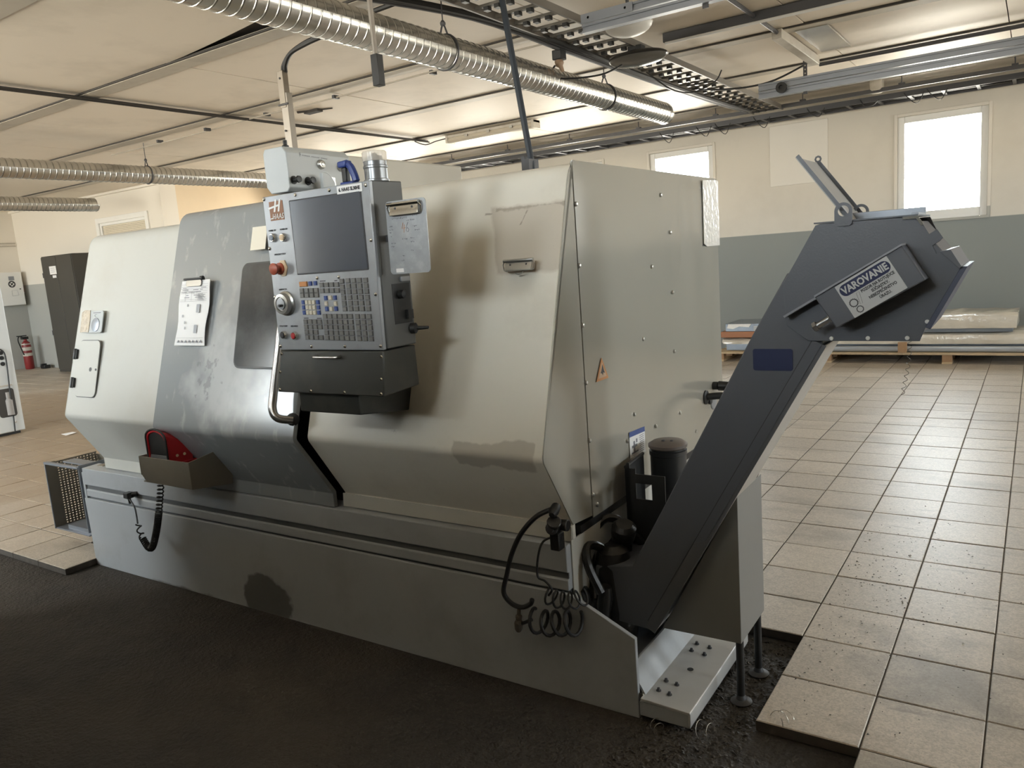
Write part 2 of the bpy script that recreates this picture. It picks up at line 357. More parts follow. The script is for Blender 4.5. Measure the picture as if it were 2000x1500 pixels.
# ------------------------------------------------------------------ floor: oily pit with raised tile slabs round it
floor = struct(MB().box(XL-.3, XR+.3, YF-.3, YB+.3, -.14, -.04).build('floor', asphalt, smooth=False, origin=(0, 0, -.04)))
OFF[floor.name] = (0, 0, -.04)
TX0, TY0, TP = -.705, 2.2535, .307
def has_tile(i, j):
    x, y = TX0+TP*i, TY0+TP*j
    if y < 1.94: return x > -.45 if True else False
    if -12 <= i <= -1: return y > 2.86
    if i == 0: return j >= 0
    return True
def tile_bm(x0, y0, dz=0., tilt=(0, 0), n=1):
    g = .0022; x1, y1 = x0+TP-g, y0+TP-g; x0 += g; y0 += g; e = .003
    vs = [(x0, y0, -.036), (x1, y0, -.036), (x1, y1, -.036), (x0, y1, -.036), (x0, y0, -e), (x1, y0, -e), (x1, y1, -e), (x0, y1, -e),
          (x0+e, y0+e, 0), (x1-e, y0+e, 0), (x1-e, y1-e, 0), (x0+e, y1-e, 0)]
    vs = [(p[0], p[1], p[2]+dz+(p[0]-x0)*tilt[0]+(p[1]-y0)*tilt[1]) for p in vs]
    return vs, [(0, 1, 5, 4), (1, 2, 6, 5), (2, 3, 7, 6), (3, 0, 4, 7), (4, 5, 9, 8), (5, 6, 10, 9), (6, 7, 11, 10), (7, 4, 8, 11), (8, 9, 10, 11)]
cells = []
Mi = cam.matrix_world.inverted()
for i in range(-54, 22):
    for j in range(-12, 28):
        x, y = TX0+TP*i, TY0+TP*j
        if not has_tile(i, j) or y+TP > YB or (y+TP > YJ and x < XJ) or x < XL or x > XR or y < YF: continue
        if -13.9*TP+TX0 < x < TX0-4*TP and 2.2 < y < 3.6: continue          # under the machine
        c = Mi @ Vector((x+TP/2, y+TP/2, 0)); vis = c.z < -.5 and abs(c.x/c.z*1518.55) < 1030 and abs(c.y/c.z*1518.55) < 790
        cells.append((0 if vis else 1, -c.z, i, j))
cells.sort()
tile_edge = mat('grimy_tile_edge', (.07, .06, .05), .8, var=.4, vscale=30)
proto = []
for k in range(6):
    vs, fs = tile_bm(0, 0, random.uniform(-.0012, .0012), (random.uniform(-.004, .004), random.uniform(-.004, .004)))
    me = bpy.data.meshes.new('floor_tile'); me.from_pydata(vs, [], fs); me.materials.append(tile_m); me.materials.append(tile_edge); proto.append(me)
    for q in range(4): me.polygons[q].material_index = 1
rest = MB(); grout = MB()
for k, (v, d, i, j) in enumerate(cells):
    x, y = TX0+TP*i, TY0+TP*j
    if k < 290:
        o = bpy.data.objects.new('floor_tile', random.choice(proto)); COL.objects.link(o); o.parent = floor; o.location = (x, y, .04)
    else: rest.add(*tile_bm(x, y, random.uniform(-.0012, .0012), (random.uniform(-.003, .003), random.uniform(-.003, .003))))
    grout.add([(x+.004, y+.004, -.007), (x+TP+(.004 if has_tile(i+1, j) else -.004), y+.004, -.007), (x+TP+(.004 if has_tile(i+1, j) else -.004), y+TP+(.004 if has_tile(i, j+1) else -.004), -.007), (x+.004, y+TP+(.004 if has_tile(i, j+1) else -.004), -.007)], [(0, 1, 2, 3)])
tag(rest.build('far_tiles', tile_m, floor, smooth=False), kind='stuff')
tag(grout.build('grout_bed', grout_m, floor, smooth=False), kind='stuff')

# ------------------------------------------------------------------ walls with window openings
def wall_y(name, x0, x1, y0, y1, wins, m, z1=CEIL+.06, turn=None, WZ0=WZ0, WZ1=WZ1):
    b = MB(turn); xs = sorted([x0] + [c for w_ in wins for c in w_] + [x1])
    for k in range(0, len(xs)-1):
        if k % 2 == 0: b.box(xs[k], xs[k+1], y0, y1, -.05, z1)
        else: b.box(xs[k], xs[k+1], y0, y1, -.05, WZ0); b.box(xs[k], xs[k+1], y0, y1, WZ1, z1)
    return struct(b.build(name, m, smooth=False))
wall_back = wall_y('wall_back', XJ, XR, YB, YB+.3, BACK_WIN, wall_m)
wall_front = wall_y('wall_front', XL, XR, YF-.3, YF, FRONT_WIN, wall_m, WZ0=FZ0, WZ1=FZ1)
TR = Matrix.Translation((XR, 0, 0)) @ Matrix.Rotation(math.radians(-90), 4, 'Z')   # along -> world Y
wall_y('wall_right', -YB, -YF, 0, .3, [(-b, -a) for a, b in ADDED_RIGHT_WIN], wall_m, turn=TR)
struct(MB().box(XL-.3, XL, YF, YJ+.3, -.05, CEIL+.06).build('wall_left', wall_l, smooth=False))
struct(MB().box(XJ-.3, XJ, YJ+.3, YB+.3, -.05, CEIL+.06).build('wall_side', wall_p, smooth=False))
wl = MB()
wx0, wx1, wz0, wz1 = -14.09, -12.62, 1.9, 2.66
wl.box(XL, wx0, YJ, YJ+.3, -.05, CEIL+.06).box(wx1, XJ, YJ, YJ+.3, -.05, CEIL+.06).box(wx0, wx1, YJ, YJ+.3, -.05, wz0).box(wx0, wx1, YJ, YJ+.3, wz1, CEIL+.06)
struct(wl.build('wall_far', wall_l, smooth=False))
glass = bpy.data.materials.new('window_glass'); glass.use_nodes = True
_n, _L = glass.node_tree.nodes, glass.node_tree.links; _n.clear()
_o = _n.new('ShaderNodeOutputMaterial'); _tr = _n.new('ShaderNodeBsdfTransparent'); _gl = _n.new('ShaderNodeBsdfGlossy'); _fr = _n.new('ShaderNodeFresnel'); _mx = _n.new('ShaderNodeMixShader')
_gl.inputs['Roughness'].default_value = .02; _tr.inputs[0].default_value = (.93, .95, .95, 1); _fr.inputs[0].default_value = 1.25
_L.new(_fr.outputs[0], _mx.inputs[0]); _L.new(_tr.outputs[0], _mx.inputs[1]); _L.new(_gl.outputs[0], _mx.inputs[2]); _L.new(_mx.outputs[0], _o.inputs[0])
def window(n, x0, x1, y, into, xf=None, WZ0=WZ0, WZ1=WZ1):
    """white frame in the opening, one pane; into = side the room is on"""
    t = .075; f = MB(xf); ya, yb = sorted((y+.02*into*-1, y+.09*into*-1))
    f.box(x0, x0+t, ya, yb, WZ0, WZ1).box(x1-t, x1, ya, yb, WZ0, WZ1).box(x0+t, x1-t, ya, yb, WZ0, WZ0+t+.03).box(x0+t, x1-t, ya, yb, WZ1-t, WZ1)
    fr = struct(f.build('window_%d' % n, white, bev=.006))
    OFF[fr.name] = tuple(fr.location); ym = (ya+yb)/2
    X = (lambda b_: b_ if xf is None else MB().add([xf @ Vector(p) for p in b_.v], b_.f))
    X(MB().box(x0+t, x1-t, ym-.003, ym+.003, WZ0+t+.03, WZ1-t)).build('pane', glass, fr, smooth=False)
    s_ = MB(); yi = y+.018*into; s_.box(x0-.035, x0+.0, min(y, yi), max(y, yi), WZ0-.02, WZ1+.035).box(x1, x1+.035, min(y, yi), max(y, yi), WZ0-.02, WZ1+.035).box(x0, x1, min(y, yi), max(y, yi), WZ1, WZ1+.035).box(x0-.03, x1+.03, min(y-.02, yi), max(y, yi+.02*into), WZ0-.03, WZ0)
    X(s_).build('window_trim', wall_l, fr, bev=.004)
for k, (a, b) in enumerate(BACK_WIN): window(k+1, a, b, YB, -1)
for k, (a, b) in enumerate(FRONT_WIN): window(k+1+len(BACK_WIN), a, b, YF, 1, None, FZ0, FZ1)
for k, (a, b) in enumerate(ADDED_RIGHT_WIN): window(k+14, -b, -a, 0, -1, TR)
struct(MB().box(-2.955, -2.235, YB-.012, YB, 2.17, 2.935).build('trim_1', patch_m, bev=.004))
# interior window with a blind in the far wall
fw = MB(); t = .05
fw.box(wx0-.09, wx0, YJ-.03, YJ, wz0-.09, wz1+.09).box(wx1, wx1+.09, YJ-.03, YJ, wz0-.09, wz1+.09).box(wx0, wx1, YJ-.03, YJ, wz1, wz1+.09).box(wx0, wx1, YJ-.03, YJ, wz0-.09, wz0)
fw.box(wx0, wx0+t, YJ, YJ+.08, wz0, wz1).box(wx1-t, wx1, YJ, YJ+.08, wz0, wz1).box(wx0+t, wx1-t, YJ, YJ+.08, wz1-t, wz1).box(wx0+t, wx1-t, YJ, YJ+.08, wz0, wz0+t)
w9 = struct(fw.build('window_17', white, bev=.005)); OFF[w9.name] = tuple(w9.location)
MB().box(wx0+t, wx1-t, YJ+.05, YJ+.056, wz0+t, wz1-t).build('pane', glass, w9, smooth=False)
blind_m = mat('blind_slat', (.72, .66, .54), .5)
for k in range(22):
    z = wz1-t-.016-k*.028
    if z < wz0+t: break
    MB().prism([(YJ+.012, z-.012), (YJ+.014, z-.013), (YJ+.026, z+.013), (YJ+.024, z+.014)], wx0+t+.01, wx1-t-.01, 'x').build('slat', blind_m, w9, smooth=False)
struct(MB().box(wx0, wx1, YJ+.28, YJ+.3, wz0, wz1).build('trim_2', wall_p, smooth=False))
# ------------------------------------------------------------------ ceiling: panels in a grid under cover strips
ceiling = struct(MB().box(XL-.3, XR+.3, YF-.3, YB+.3, CEIL+.03, CEIL+.13).build('ceiling', void_m, smooth=False, origin=(0, 0, CEIL)))
OFF[ceiling.name] = (0, 0, CEIL)
BY = [3.84+1.493*k for k in range(-4, 6)]; JX = [-5.60+1.335*k for k in range(-9, 10)]
for b, y in enumerate(BY):
    y0, y1 = y+.17, (BY[b+1] if b+1 < len(BY) else YB)
    if y0 > YB: continue
    for k in range(len(JX)-1):
        x0, x1 = JX[k]+.004, JX[k+1]-.004
        if x1 < XL or x0 > XR or (y0 > YJ and x1 < XJ): continue
        tz = 0.; dz = random.uniform(-.003, .003)
        slip = .16 if (b == 3 and abs(JX[k]+5.6) < .02) else 0.          # one panel has slipped away from its far strip
        y1c = y1-.012
        nseg = 6; p = MB(); vs = []
        for zz in (0, .012):
            for a in range(nseg+1):
                for c in (0, 1):
                    x = x0+(x1-x0)*a/nseg; d = slip*c*(a/nseg)**1.3
                    vs.append((x, y0 if c == 0 else y1c-d, CEIL+zz+dz))
        fs = []; q = 2*(nseg+1)
        for a in range(nseg): fs += [(2*a, 2*a+1, 2*a+3, 2*a+2), (q+2*a, q+2*a+2, q+2*a+3, q+2*a+1), (2*a, 2*a+2, q+2*a+2, q+2*a), (2*a+1, q+2*a+1, q+2*a+3, 2*a+3)]
        fs += [(0, q, q+1, 1), (2*nseg, 2*nseg+1, q+2*nseg+1, q+2*nseg)]
        p.add(vs, fs); p.build('ceiling_panel', ceil_m, ceiling, smooth=False)
for y in BY:
    if y+.17 < YB: MB().prism([(y+.0, CEIL+.01), (y+.0, CEIL-.018), (y+.17, CEIL-.012), (y+.185, CEIL+.0), (y+.185, CEIL+.012)], XL, XR, 'x').build('cover_strip', beam_m, ceiling, smooth=False)
    if y > 2: MB().tube([(XL+.1, y-.008, CEIL-.006), (XR-.1, y-.008, CEIL-.006)], .009, 6).build('wire', void_m, ceiling)
struct(MB().box(XL, XJ, YJ-.06, YJ, CEIL-.04, CEIL).build('trim_3', wall_l, smooth=False))
# unseen screen and low block, added to shade the floor, base and lower sheets
struct(MB().box(-2.9, 4.3, -.40, -.22, -.05, 1.95).build('shade_screen', door_m, smooth=False))
low = struct(MB().box(-4.5, -3.75, .5, 1.1, -.05, 1.15).box(-4.5, -2.2, -.2, .5, -.05, 1.35).build('shade_block', door_m, smooth=False))
# ------------------------------------------------------------------ the lathe
SL, CF = .2747, -.358                                # slope of the front sheets: v = CF + SL*z
NF = Vector((0, -1, SL)).normalized()
def front_frame(u, z, off=0.): return frame((u, CF-off+SL*z, z), (1, 0, 0), NF)
lathe = mthing('cnc_lathe', 'large cream and grey enclosed CNC lathe standing in the floor pit, centre of the hall', 'lathe', (-1.5, .8, -.04))
def sheet(prof, u0, u1, name, m, t=.02, bev=.002):
    """bent sheet: profile (v,z) from top to bottom, thickness behind it"""
    n = len(prof); P = [Vector(p) for p in prof]; back = []
    for i in range(n):
        d = (P[min(i+1, n-1)]-P[max(i-1, 0)]).normalized(); back.append(P[i]+Vector((-d.y, d.x))*t)
    return MB().prism([tuple(p) for p in P]+[tuple(p) for p in back[::-1]], u0, u1, 'x').build(name, m, lathe, bev=bev)
def prof(off=0., top=1.80, low=True):
    k = CF-off
    pts = [(.55, top+.005), (k+SL*(top-.0)+.035, top), (k+SL*.855, .855-.0)]
    if low: pts += [(.045-off*.8, .588), (.045-off*.8, .528)]
    return fillet(pts, [.085, .04, .01][:len(pts)-2])
sheet(prof(0, 1.785), -2.93, -1.9, 'left_panel', cream)
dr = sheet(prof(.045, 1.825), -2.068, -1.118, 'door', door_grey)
fp = sheet(prof(0, 1.80), -1.085, 0, 'front_panel', cream_front)
MB().prism([(.60, 1.755), (.30, 1.72), (.17, 1.65), (-.05, .86), (.09, .62), (.09, .53), (1.6, .53), (1.6, 1.755)], -2.915, -.03, 'x').build('inner_cabinet', black, lathe, smooth=False)
MB().box(-2.93, -2.07, .50, 1.64, 1.765, 1.784).box(-2.07, -1.09, .50, 1.64, 1.775, 1.79).box(-1.09, -.002, .50, 1.64, 1.78, 1.799).build('roof', cream, lathe, bev=.003)
pl = [(p[0], p[1]) for p in prof(0, 1.785)]
MB().prism(pl+[(1.64, .53), (1.64, 1.79)], -2.934, -2.93, 'x').build('left_end_panel', cream, lathe)
pr = [(p[0], p[1]) for p in prof(0, 1.80) if p[0] < .2]
MB().prism([(.184, 1.803)]+pr[:-2]+[(.05, .588), (.184, .575)], .0005, .004, 'x').build('end_cap', cream_gloss, lathe, smooth=False)
# end panel: a large thin sheet, slightly buckled
ep = MB(); NU, NV = 44, 40; vs = []
for a in range(NV+1):
    for b in range(NU+1):
        v = .190+(1.635-.190)*b/NU; z = .566+(1.806-.566)*a/NV
        e = min(1, min(b, NU-b)/3, min(a, NV-a)/3)
        d = .006*math.exp(-((v-1.28)/.09)**2)*math.exp(-((z-1.6)/.35)**2) - .004*math.exp(-((v-1.1)/.10)**2-((z-1.55)/.2)**2) + .0022*math.sin(v*5.1+z*2.2)*math.sin(z*3.7-v)+.0012*math.sin(9*v-4*z)
        vs.append((.005+d*e, v, z))
for a in range(NV+1):
    for b in range(NU+1): vs.append((.001, vs[a*(NU+1)+b][1], vs[a*(NU+1)+b][2]))
fs = []; q = (NU+1)*(NV+1)
for a in range(NV):
    for b in range(NU):
        i = a*(NU+1)+b; fs += [(i, i+1, i+NU+2, i+NU+1), (q+i, q+i+NU+1, q+i+NU+2, q+i+1)]
for b in range(NU): fs += [(b, q+b, q+b+1, b+1), (NV*(NU+1)+b, NV*(NU+1)+b+1, q+NV*(NU+1)+b+1, q+NV*(NU+1)+b)]
for a in range(NV): fs += [(a*(NU+1), (a+1)*(NU+1), q+(a+1)*(NU+1), q+a*(NU+1)), (a*(NU+1)+NU, q+a*(NU+1)+NU, q+(a+1)*(NU+1)+NU, (a+1)*(NU+1)+NU)]
end = ep.add(vs, fs).build('end_panel', cream_gloss, lathe)
FE = frame((.0055, 0, 0), (0, 1, 0), (1, 0, 0))      # local x = v, y = z
for v, z in ((.929, 1.711), (1.017, 1.558), (.806, 1.424), (1.018, 1.305), (.688, 1.145), (1.009, 1.051), (.572, .863), (1.045, .771), (.775, .770), (1.231, .644), (.495, .774),
             (.195, 1.663), (.193, 1.458), (.192, 1.255), (.192, 1.055), (.192, .848), (.192, .649), (.22, .605)):
    screw(end, FE, (v, z), .0085, steel, .006)
MB().box(-.004, .0005, .03, 1.60, .12, .535).build('side_skirt', cream, lathe, smooth=False)
MB().box(-.06, .002, .10, 1.60, .536, .565).build('shadow_gap', black, lathe, smooth=False)
sk = sheet([(.038, .585), (.034, .53)], -1.09, 0., 'drip_ledge', cream, .004, 0)
# labels on the end panel
tri = MB().prism([(.316, 1.124), (.266, 1.044), (.362, 1.044)], 0, .0012, 'z', FE @ Matrix.Translation((0, 0, .002))).build('warning_triangle', orange, end, smooth=False)
MB().prism([(.315, 1.109), (.282, 1.053), (.347, 1.053)], .0012, .0016, 'z', FE @ Matrix.Translation((0, 0, .002))).build('triangle_field', mat('triangle_field', (.62, .42, .26), .5), tri, smooth=False)
MB().prism([(.318, 1.100), (.307, 1.078), (.300, 1.070), (.312, 1.069), (.316, 1.060), (.322, 1.071), (.334, 1.066), (.326, 1.079)], .0016, .002, 'z', FE @ Matrix.Translation((0, 0, .002))).build('burst_symbol', ink_d, tri, smooth=False)
il = MB().prism([(.512, .700), (.657, .692), (.657, .796), (.512, .803)], 0, .0012, 'z', FE @ Matrix.Translation((0, 0, .002))).build('instruction_label', paper, end, smooth=False)
MB().prism([(.512, .783), (.657, .776), (.657, .796), (.512, .803)], .0012, .0016, 'z', FE @ Matrix.Translation((0, 0, .002))).build('label_header', key_b, il, smooth=False)
lb = MB()
for k in range(9): lb.box(.60+random.uniform(0, .01), .645, .768-k*.008, .7705-k*.008, .0012, .0015, FE @ Matrix.Translation((0, 0, .002)))
for a, b, c, d in ((.53, .58, .735, .745), (.545, .56, .715, .76), (.525, .59, .712, .718), (.57, .583, .75, .765)): lb.box(a, b, c, d, .0012, .0015, FE @ Matrix.Translation((0, 0, .002)))
lb.build('label_print', ink, il, smooth=False)
# film stuck at the far top corner, little triangle mark
bt = MB().prism([(1.437, 1.527), (1.405, 1.490), (1.47, 1.490)], 0, .001, 'z', FE @ Matrix.Translation((0, 0, .002))).build('triangle_mark', ink_d, end, smooth=False)
# handle, ports and hose on the end panel
MB().cyl((.004, 1.50, .812), (.03, 1.50, .812), .02, n=14).cyl((.03, 1.50, .812), (.14, 1.515, .805), .024, .022, n=14).cyl((.14, 1.515, .805), (.19, 1.52, .802), .014, n=10).build('end_handle', black, lathe, bev=.003)
MB().lathe((.004, 1.49, .735), (1, 0, 0), [(.04, 0), (.04, .004), (.036, .007)], 20).build('port_cover', pend_grey, lathe)
MB().lathe((.004, 1.43, .75), (1, 0, 0), [(.018, 0), (.018, .012), (.01, .016)], 14).build('cable_gland', black, lathe)
hp = smooth_path([(.0, 1.376, .777), (.10, 1.385, .785), (.19, 1.40, .75), (.25, 1.41, .64), (.24, 1.40, .45), (.15, 1.35, .25), (.1, 1.3, .12)])
MB().tube(hp, .017, 10).build('end_hose', rubber, lathe)
MB().lathe((.004, 1.376, .777), (1, 0, 0), [(.034, 0), (.034, .01), (.024, .014)], 16).build('hose_grommet', rubber, lathe)
MB().box(.005, .007, 1.40, 1.47, .60, .625).build('port_label', sign_white, lathe, smooth=False)
# base
bp = fillet([(.03, .527), (0, .524), (0, .432)], [.006])
MB().prism([(.10, .527), (.0, .524), (.0, .430), (.012, .424), (.012, .406), (.002, .400), (.002, .362), (.10, .362)], -3.10, -.005, 'x').build('base_rail', base_grey, lathe, bev=.003)
MB().box(-3.098, -.006, .0085, .03, .4045, .4255).build('rail_groove', base_dark, lathe, smooth=False)  # dark strip laid in the groove to stand for its shade
MB().box(-3.09, -.01, .014, 1.62, -.035, .50).build('base_core', base_dark, lathe, smooth=False)
lp = [(-3.112, .352), (0, .352), (.085, .315), (.237, .243), (.238, -.04), (-3.098, -.04)]
MB().prism(lp, -.004, .012, 'y').build('base_panel', base_grey, lathe, bev=.0025)
MB().box(-3.112, -3.09, 0, 1.6, -.03, .50).build('base_left_end', base_grey, lathe, bev=.003)
MB().box(-3.08, -2.86, .02, .40, .49, .507).build('base_ledge', base_grey, lathe, bev=.003)
MB().box(-3.05, -2.99, .06, .2, .507, .53).box(-2.98, -2.91, .03, .16, .507, .52).build('ledge_bracket', tray_metal, lathe, bev=.003)
# tray at the right end: floor, sloped wall, hinged step plate, levelling feet
MB().box(-.0, .205, .012, .62, .10, .112).build('tray_floor', galv_rail, lathe, smooth=False)
MB().prism([(.20, .13), (.207, .13), (.262, .035), (.255, .03)], .012, .62, 'y').build('tray_side', base_grey, lathe, smooth=False)
sp = MB().prism([(.25, .043), (.418, .036), (.421, .030), (.421, -.012), (.412, -.012), (.412, .026), (.25, .033)], -.015, .60, 'y').build('step_plate', mat('worn_step_steel', (.56, .56, .55), .32, metal=.25, var=.12, vscale=9), lathe, bev=.002)
MB().box(.245, .418, -.013, .60, -.02, .03).build('step_box', base_grey, lathe, bev=.002)
FS = frame((0, 0, .0), (1, 0, -.0417), (.0417, 0, 1))
for u, v in ((.285, .055), (.325, .05), (.285, .12), (.325, .115), (.29, .35), (.34, .345), (.29, .405), (.34, .40)):
    MB().lathe((u, v, .041-(u-.25)*.0417), (0, 0, 1), [(.009, 0), (.009, .004), (.006, .004), (.005, .012), (.001, .013)], 8).build('rivet_nut', dark_steel, sp)
MB().cyl((.33, .23, .034), (.33, .23, .0405), .011, n=12).build('plate_hole', black, sp)
hg = MB()
for k in range(11): hg.cyl((.248, .0+k*.05, .046), (.248, .035+k*.05, .046), .006, n=8)
hg.build('piano_hinge', chrome, sp)
for v in (.06, .5): MB().lathe((.37, v, -.04), (0, 0, 1), [(.028, 0), (.028, .01), (.012, .014), (.012, .04)], 14).build('levelling_foot', dark_steel, lathe)
# left section: plaque, access door
F0 = front_frame(-2.76, 1.335)
pq = MB().prism(rrect(-.1, .1, -.057, .057, .015), 0, .004, 'z', F0).build('control_plaque', box_grey, lathe)
MB().prism([(-.10, -.055), (-.02, -.055), (-.015, .0), (-.022, .06), (-.07, .063), (-.1, .05)], .004, .007, 'z', F0).build('packing_tape', mat('brown_tape', (.50, .42, .32), .22, var=.3, vscale=40, bump=.004, bscale=60), pq, smooth=False)
MB().lathe(F0 @ Vector((.04, -.016, .004)), NF, [(.036, 0), (.036, .003), (.033, .004)], 24).build('dial_ring', galv_rail, pq)
MB().tube([F0 @ Vector((.035+.012*math.cos(a*.5), .031+.007*math.sin(a*.5), .0045)) for a in range(2, 11)], .001, 5).build('rotation_mark', ink, pq)
MB().box(.005, .075, .044, .0485, .004, .0045, F0).build('plaque_print', ink, pq, smooth=False)
F1 = front_frame(-2.758, 1.10)
ad = MB().prism(rrect(-.098, .098, -.146, .146, .03), -.002, .0035, 'z', F1).build('access_door', cream, lathe, bev=.001)
o2, i2 = rrect(-.101, .101, -.149, .149, .032), rrect(-.098, .098, -.146, .146, .03)
g = MB(); nn = len(o2); g.add([F1 @ Vector((*p, .0006)) for p in o2+i2], [(i, (i+1) % nn, nn+(i+1) % nn, nn+i) for i in range(nn)]); g.build('door_gap', ink_d, ad, smooth=False)
for z in (.074, -.076): MB().prism(rrect(-.128, -.098, -.026, .026, .006), .002, .016, 'z', F1 @ Matrix.Translation((0, z, 0))).cyl(F1 @ Vector((-.113, z-.028, .014)), F1 @ Vector((-.113, z+.028, .014)), .009, n=10).build('hinge', black, ad, bev=.002)
MB().lathe(F1 @ Vector((.033, -.004, .003)), NF, [(.011, 0), (.011, .002), (.006, .0025)], 12).build('lock_hole', black, ad)
MB().lathe(F1 @ Vector((.084, -.004, .003)), NF, [(.006, 0), (.006, .003)], 10).build('door_screw', dark_steel, ad)
# door: smoked window in a black seal, tube handle
FD = front_frame(-1.38, 1.345, .045)
hz = .45/2
MB().prism(rrect(-.147, .147, -hz, hz, .035), -.001, .002, 'z', FD).build('window_seal', black, dr, smooth=False)
MB().prism(rrect(-.140, .140, -hz+.007, hz-.007, .03), .002, .0035, 'z', FD).build('door_window', tint_glass, dr, smooth=False)
hd = smooth_path([(-1.134, -.04, 1.37), (-1.165, -.085, 1.36), (-1.178, -.105, 1.30), (-1.183, -.13, 1.2), (-1.188, -.172, 1.05), (-1.182, -.193, .985), (-1.16, -.190, .95), (-1.125, -.148, .935)], 6)
MB().tube(hd, .0165, 12).build('door_handle', mat('polished_tube', (.42, .40, .38), .25, metal=.9), dr)
MB().lathe((-1.13, -.142, .937), (.6, -.7, .1), [(.026, 0), (.026, .008), (.018, .012)], 14).build('handle_boss', black, dr)
# rear hood behind the roof
MB().box(-1.9, -1.5, .6, 1.62, 1.80, 2.052).build('rear_hood', mat('hood_cream', (.56, .53, .46), .5), lathe, bev=.01)
# ------------------------------------------------------------------ control pendant
PV = -.35
FP = frame((0, PV, 0), (1, 0, 0), (0, -1, 0))        # local x = u, y = z on the pendant face
pend = MB().prism([(-.335, 1.768), (-.31, 1.768), (-.195, 1.77), (-.195, 1.245), (-.335, 1.245)], -.899, -.412, 'x').build('control_pendant', pend_side, lathe, bev=.004)
MB().prism([(-.901, 1.766), (-.409, 1.766), (-.419, 1.243), (-.907, 1.243)], PV, -.334, 'y').build('face_plate', pend_grey, pend, bev=.002)
lo = MB().add([(-.907, PV+.002, 1.2405), (-.421, PV+.002, 1.2405), (-.419, -.195, 1.2405), (-.90, -.195, 1.2405), (-.931, PV-.012, 1.094), (-.425, PV-.012, 1.094), (-.42, -.19, 1.105), (-.92, -.19, 1.105)],
     [(0, 1, 5, 4), (1, 2, 6, 5), (2, 3, 7, 6), (3, 0, 4, 7), (0, 3, 2, 1), (4, 5, 6, 7)]).build('lower_box', pend_dark, pend, bev=.004)
FLO = frame((0, PV-.001, 1.2405), (1, 0, 0), (0, -1, -.095))
MB().prism(rrect(-.772, -.445, 1.497, 1.742, .004), -.003, .0015, 'z', FP).build('screen_bezel', ink_d, pend, smooth=False)
MB().prism(rrect(-.768, -.449, 1.501, 1.738, .003), .0015, .0022, 'z', FP).build('screen', screen_m, pend, smooth=False)
for u, z in ((-.894, 1.758), (-.738, 1.757), (-.581, 1.755), (-.423, 1.753), (-.424, 1.587), (-.427, 1.42), (-.428, 1.256), (-.586, 1.255), (-.744, 1.255), (-.900, 1.256), (-.898, 1.427), (-.896, 1.593), (-.68, 1.483), (-.58, 1.481)):
    screw(pend, FP, (u, z), .006, chrome, .004)
for u, z in ((-.9, 1.228), (-.43, 1.222), (-.912, 1.165), (-.434, 1.15), (-.918, 1.103), (-.76, 1.103), (-.60, 1.103), (-.436, 1.103)):
    k = (1.2405-z)*.095; MB().lathe((u, PV-k+.003, z), (0, -1, -.095), [(.006, 0), (.006, .002), (.004, .005), (.001, .0055)], 10).build('screw', chrome, pend)
# drawer pull
MB().tube(smooth_path([(-.722, PV, 1.222), (-.722, PV-.014, 1.221), (-.714, PV-.02, 1.221), (-.668, PV-.021, 1.221), (-.622, PV-.02, 1.221), (-.614, PV-.014, 1.221), (-.614, PV, 1.222)], 4), .0048, 8).build('pull_handle', steel, pend)
# emblem: brown square with white lettering
em = MB().prism([(-.872, 1.684), (-.804, 1.684), (-.804, 1.747), (-.872, 1.747)], 0, .001, 'z', FP).build('emblem_plate', brown, pend, smooth=False)
eh = MB()
for x in (-.848, -.828): eh.prism([(x-.004, 1.712), (x+.004, 1.712), (x+.016, 1.752), (x+.008, 1.752)], .001, .0016, 'z', FP)
eh.prism([(-.875, 1.722), (-.823, 1.730), (-.822, 1.736), (-.878, 1.728)], .0012, .0017, 'z', FP)
eh.build('emblem_letter', white, em, smooth=False)
text('emblem_text', 'HAAS', .026, white, FP @ Matrix.Translation((0, 0, .001)), em, (-.833, 1.696), shear=.25, width=.86)
MB().prism([(-.872, 1.689), (-.852, 1.691), (-.852, 1.694), (-.872, 1.692)], .001, .0016, 'z', FP).build('emblem_dash', white, em, smooth=False)
lbp = MB().prism(rrect(-.546, -.437, 1.737, 1.762, .003), .0005, .002, 'z', FP).build('number_label', paper, pend, smooth=False)
text('label_text', '6. HAAS SL30HE', .0155, ink_d, FP @ Matrix.Translation((0, 0, .002)), lbp, (-.4915, 1.7495), width=.85, bold=.0003)
def button(u, z, r, capm, ring=chrome):
    b = MB().lathe((u, PV, z), (0, -1, 0), [(r, 0), (r, .006), (r*.8, .012), (r*.75, .012)], 20).build('push_button', ring, pend)
    MB().lathe((u, PV-.006, z), (0, -1, 0), [(r*.74, 0), (r*.74, .007), (r*.6, .0085), (r*.1, .009)], 18).build('button_cap', capm, pend)
button(-.868, 1.628, .0145, mat('steel_blue_button', (.16, .19, .24), .3)); button(-.816, 1.625, .0145, yellow)
button(-.872, 1.296, .0145, ink_d); button(-.817, 1.293, .0145, red)
for s_, u, z in (('POWER ON', -.872, 1.652), ('POWER OFF', -.814, 1.652), ('EMERGENCY STOP', -.847, 1.571), ('HANDLE JOG', -.853, 1.452), ('CYCLE START', -.873, 1.326), ('FEED HOLD', -.818, 1.325)):
    text('legend', s_, .0085, ink_d, FP, pend, (u, z), width=.8, ext=.0003)
# emergency stop: ivory ring, red mushroom
MB().prism([(-.852-.018, 1.523), (-.846, 1.55), (-.826, 1.55), (-.815, 1.525), (-.828, 1.498), (-.846, 1.496)], 0, .004, 'z', FP).build('stop_ring', yellow, pend)
MB().lathe((-.849, PV-.004, 1.523), (0, -1, 0), [(.020, 0), (.020, .006), (.011, .008), (.010, .022), (.019, .024), (.020, .032), (.013, .037), (.002, .038)], 20).build('stop_button', mat('stop_button_red', (.40, .10, .06), .35), pend)
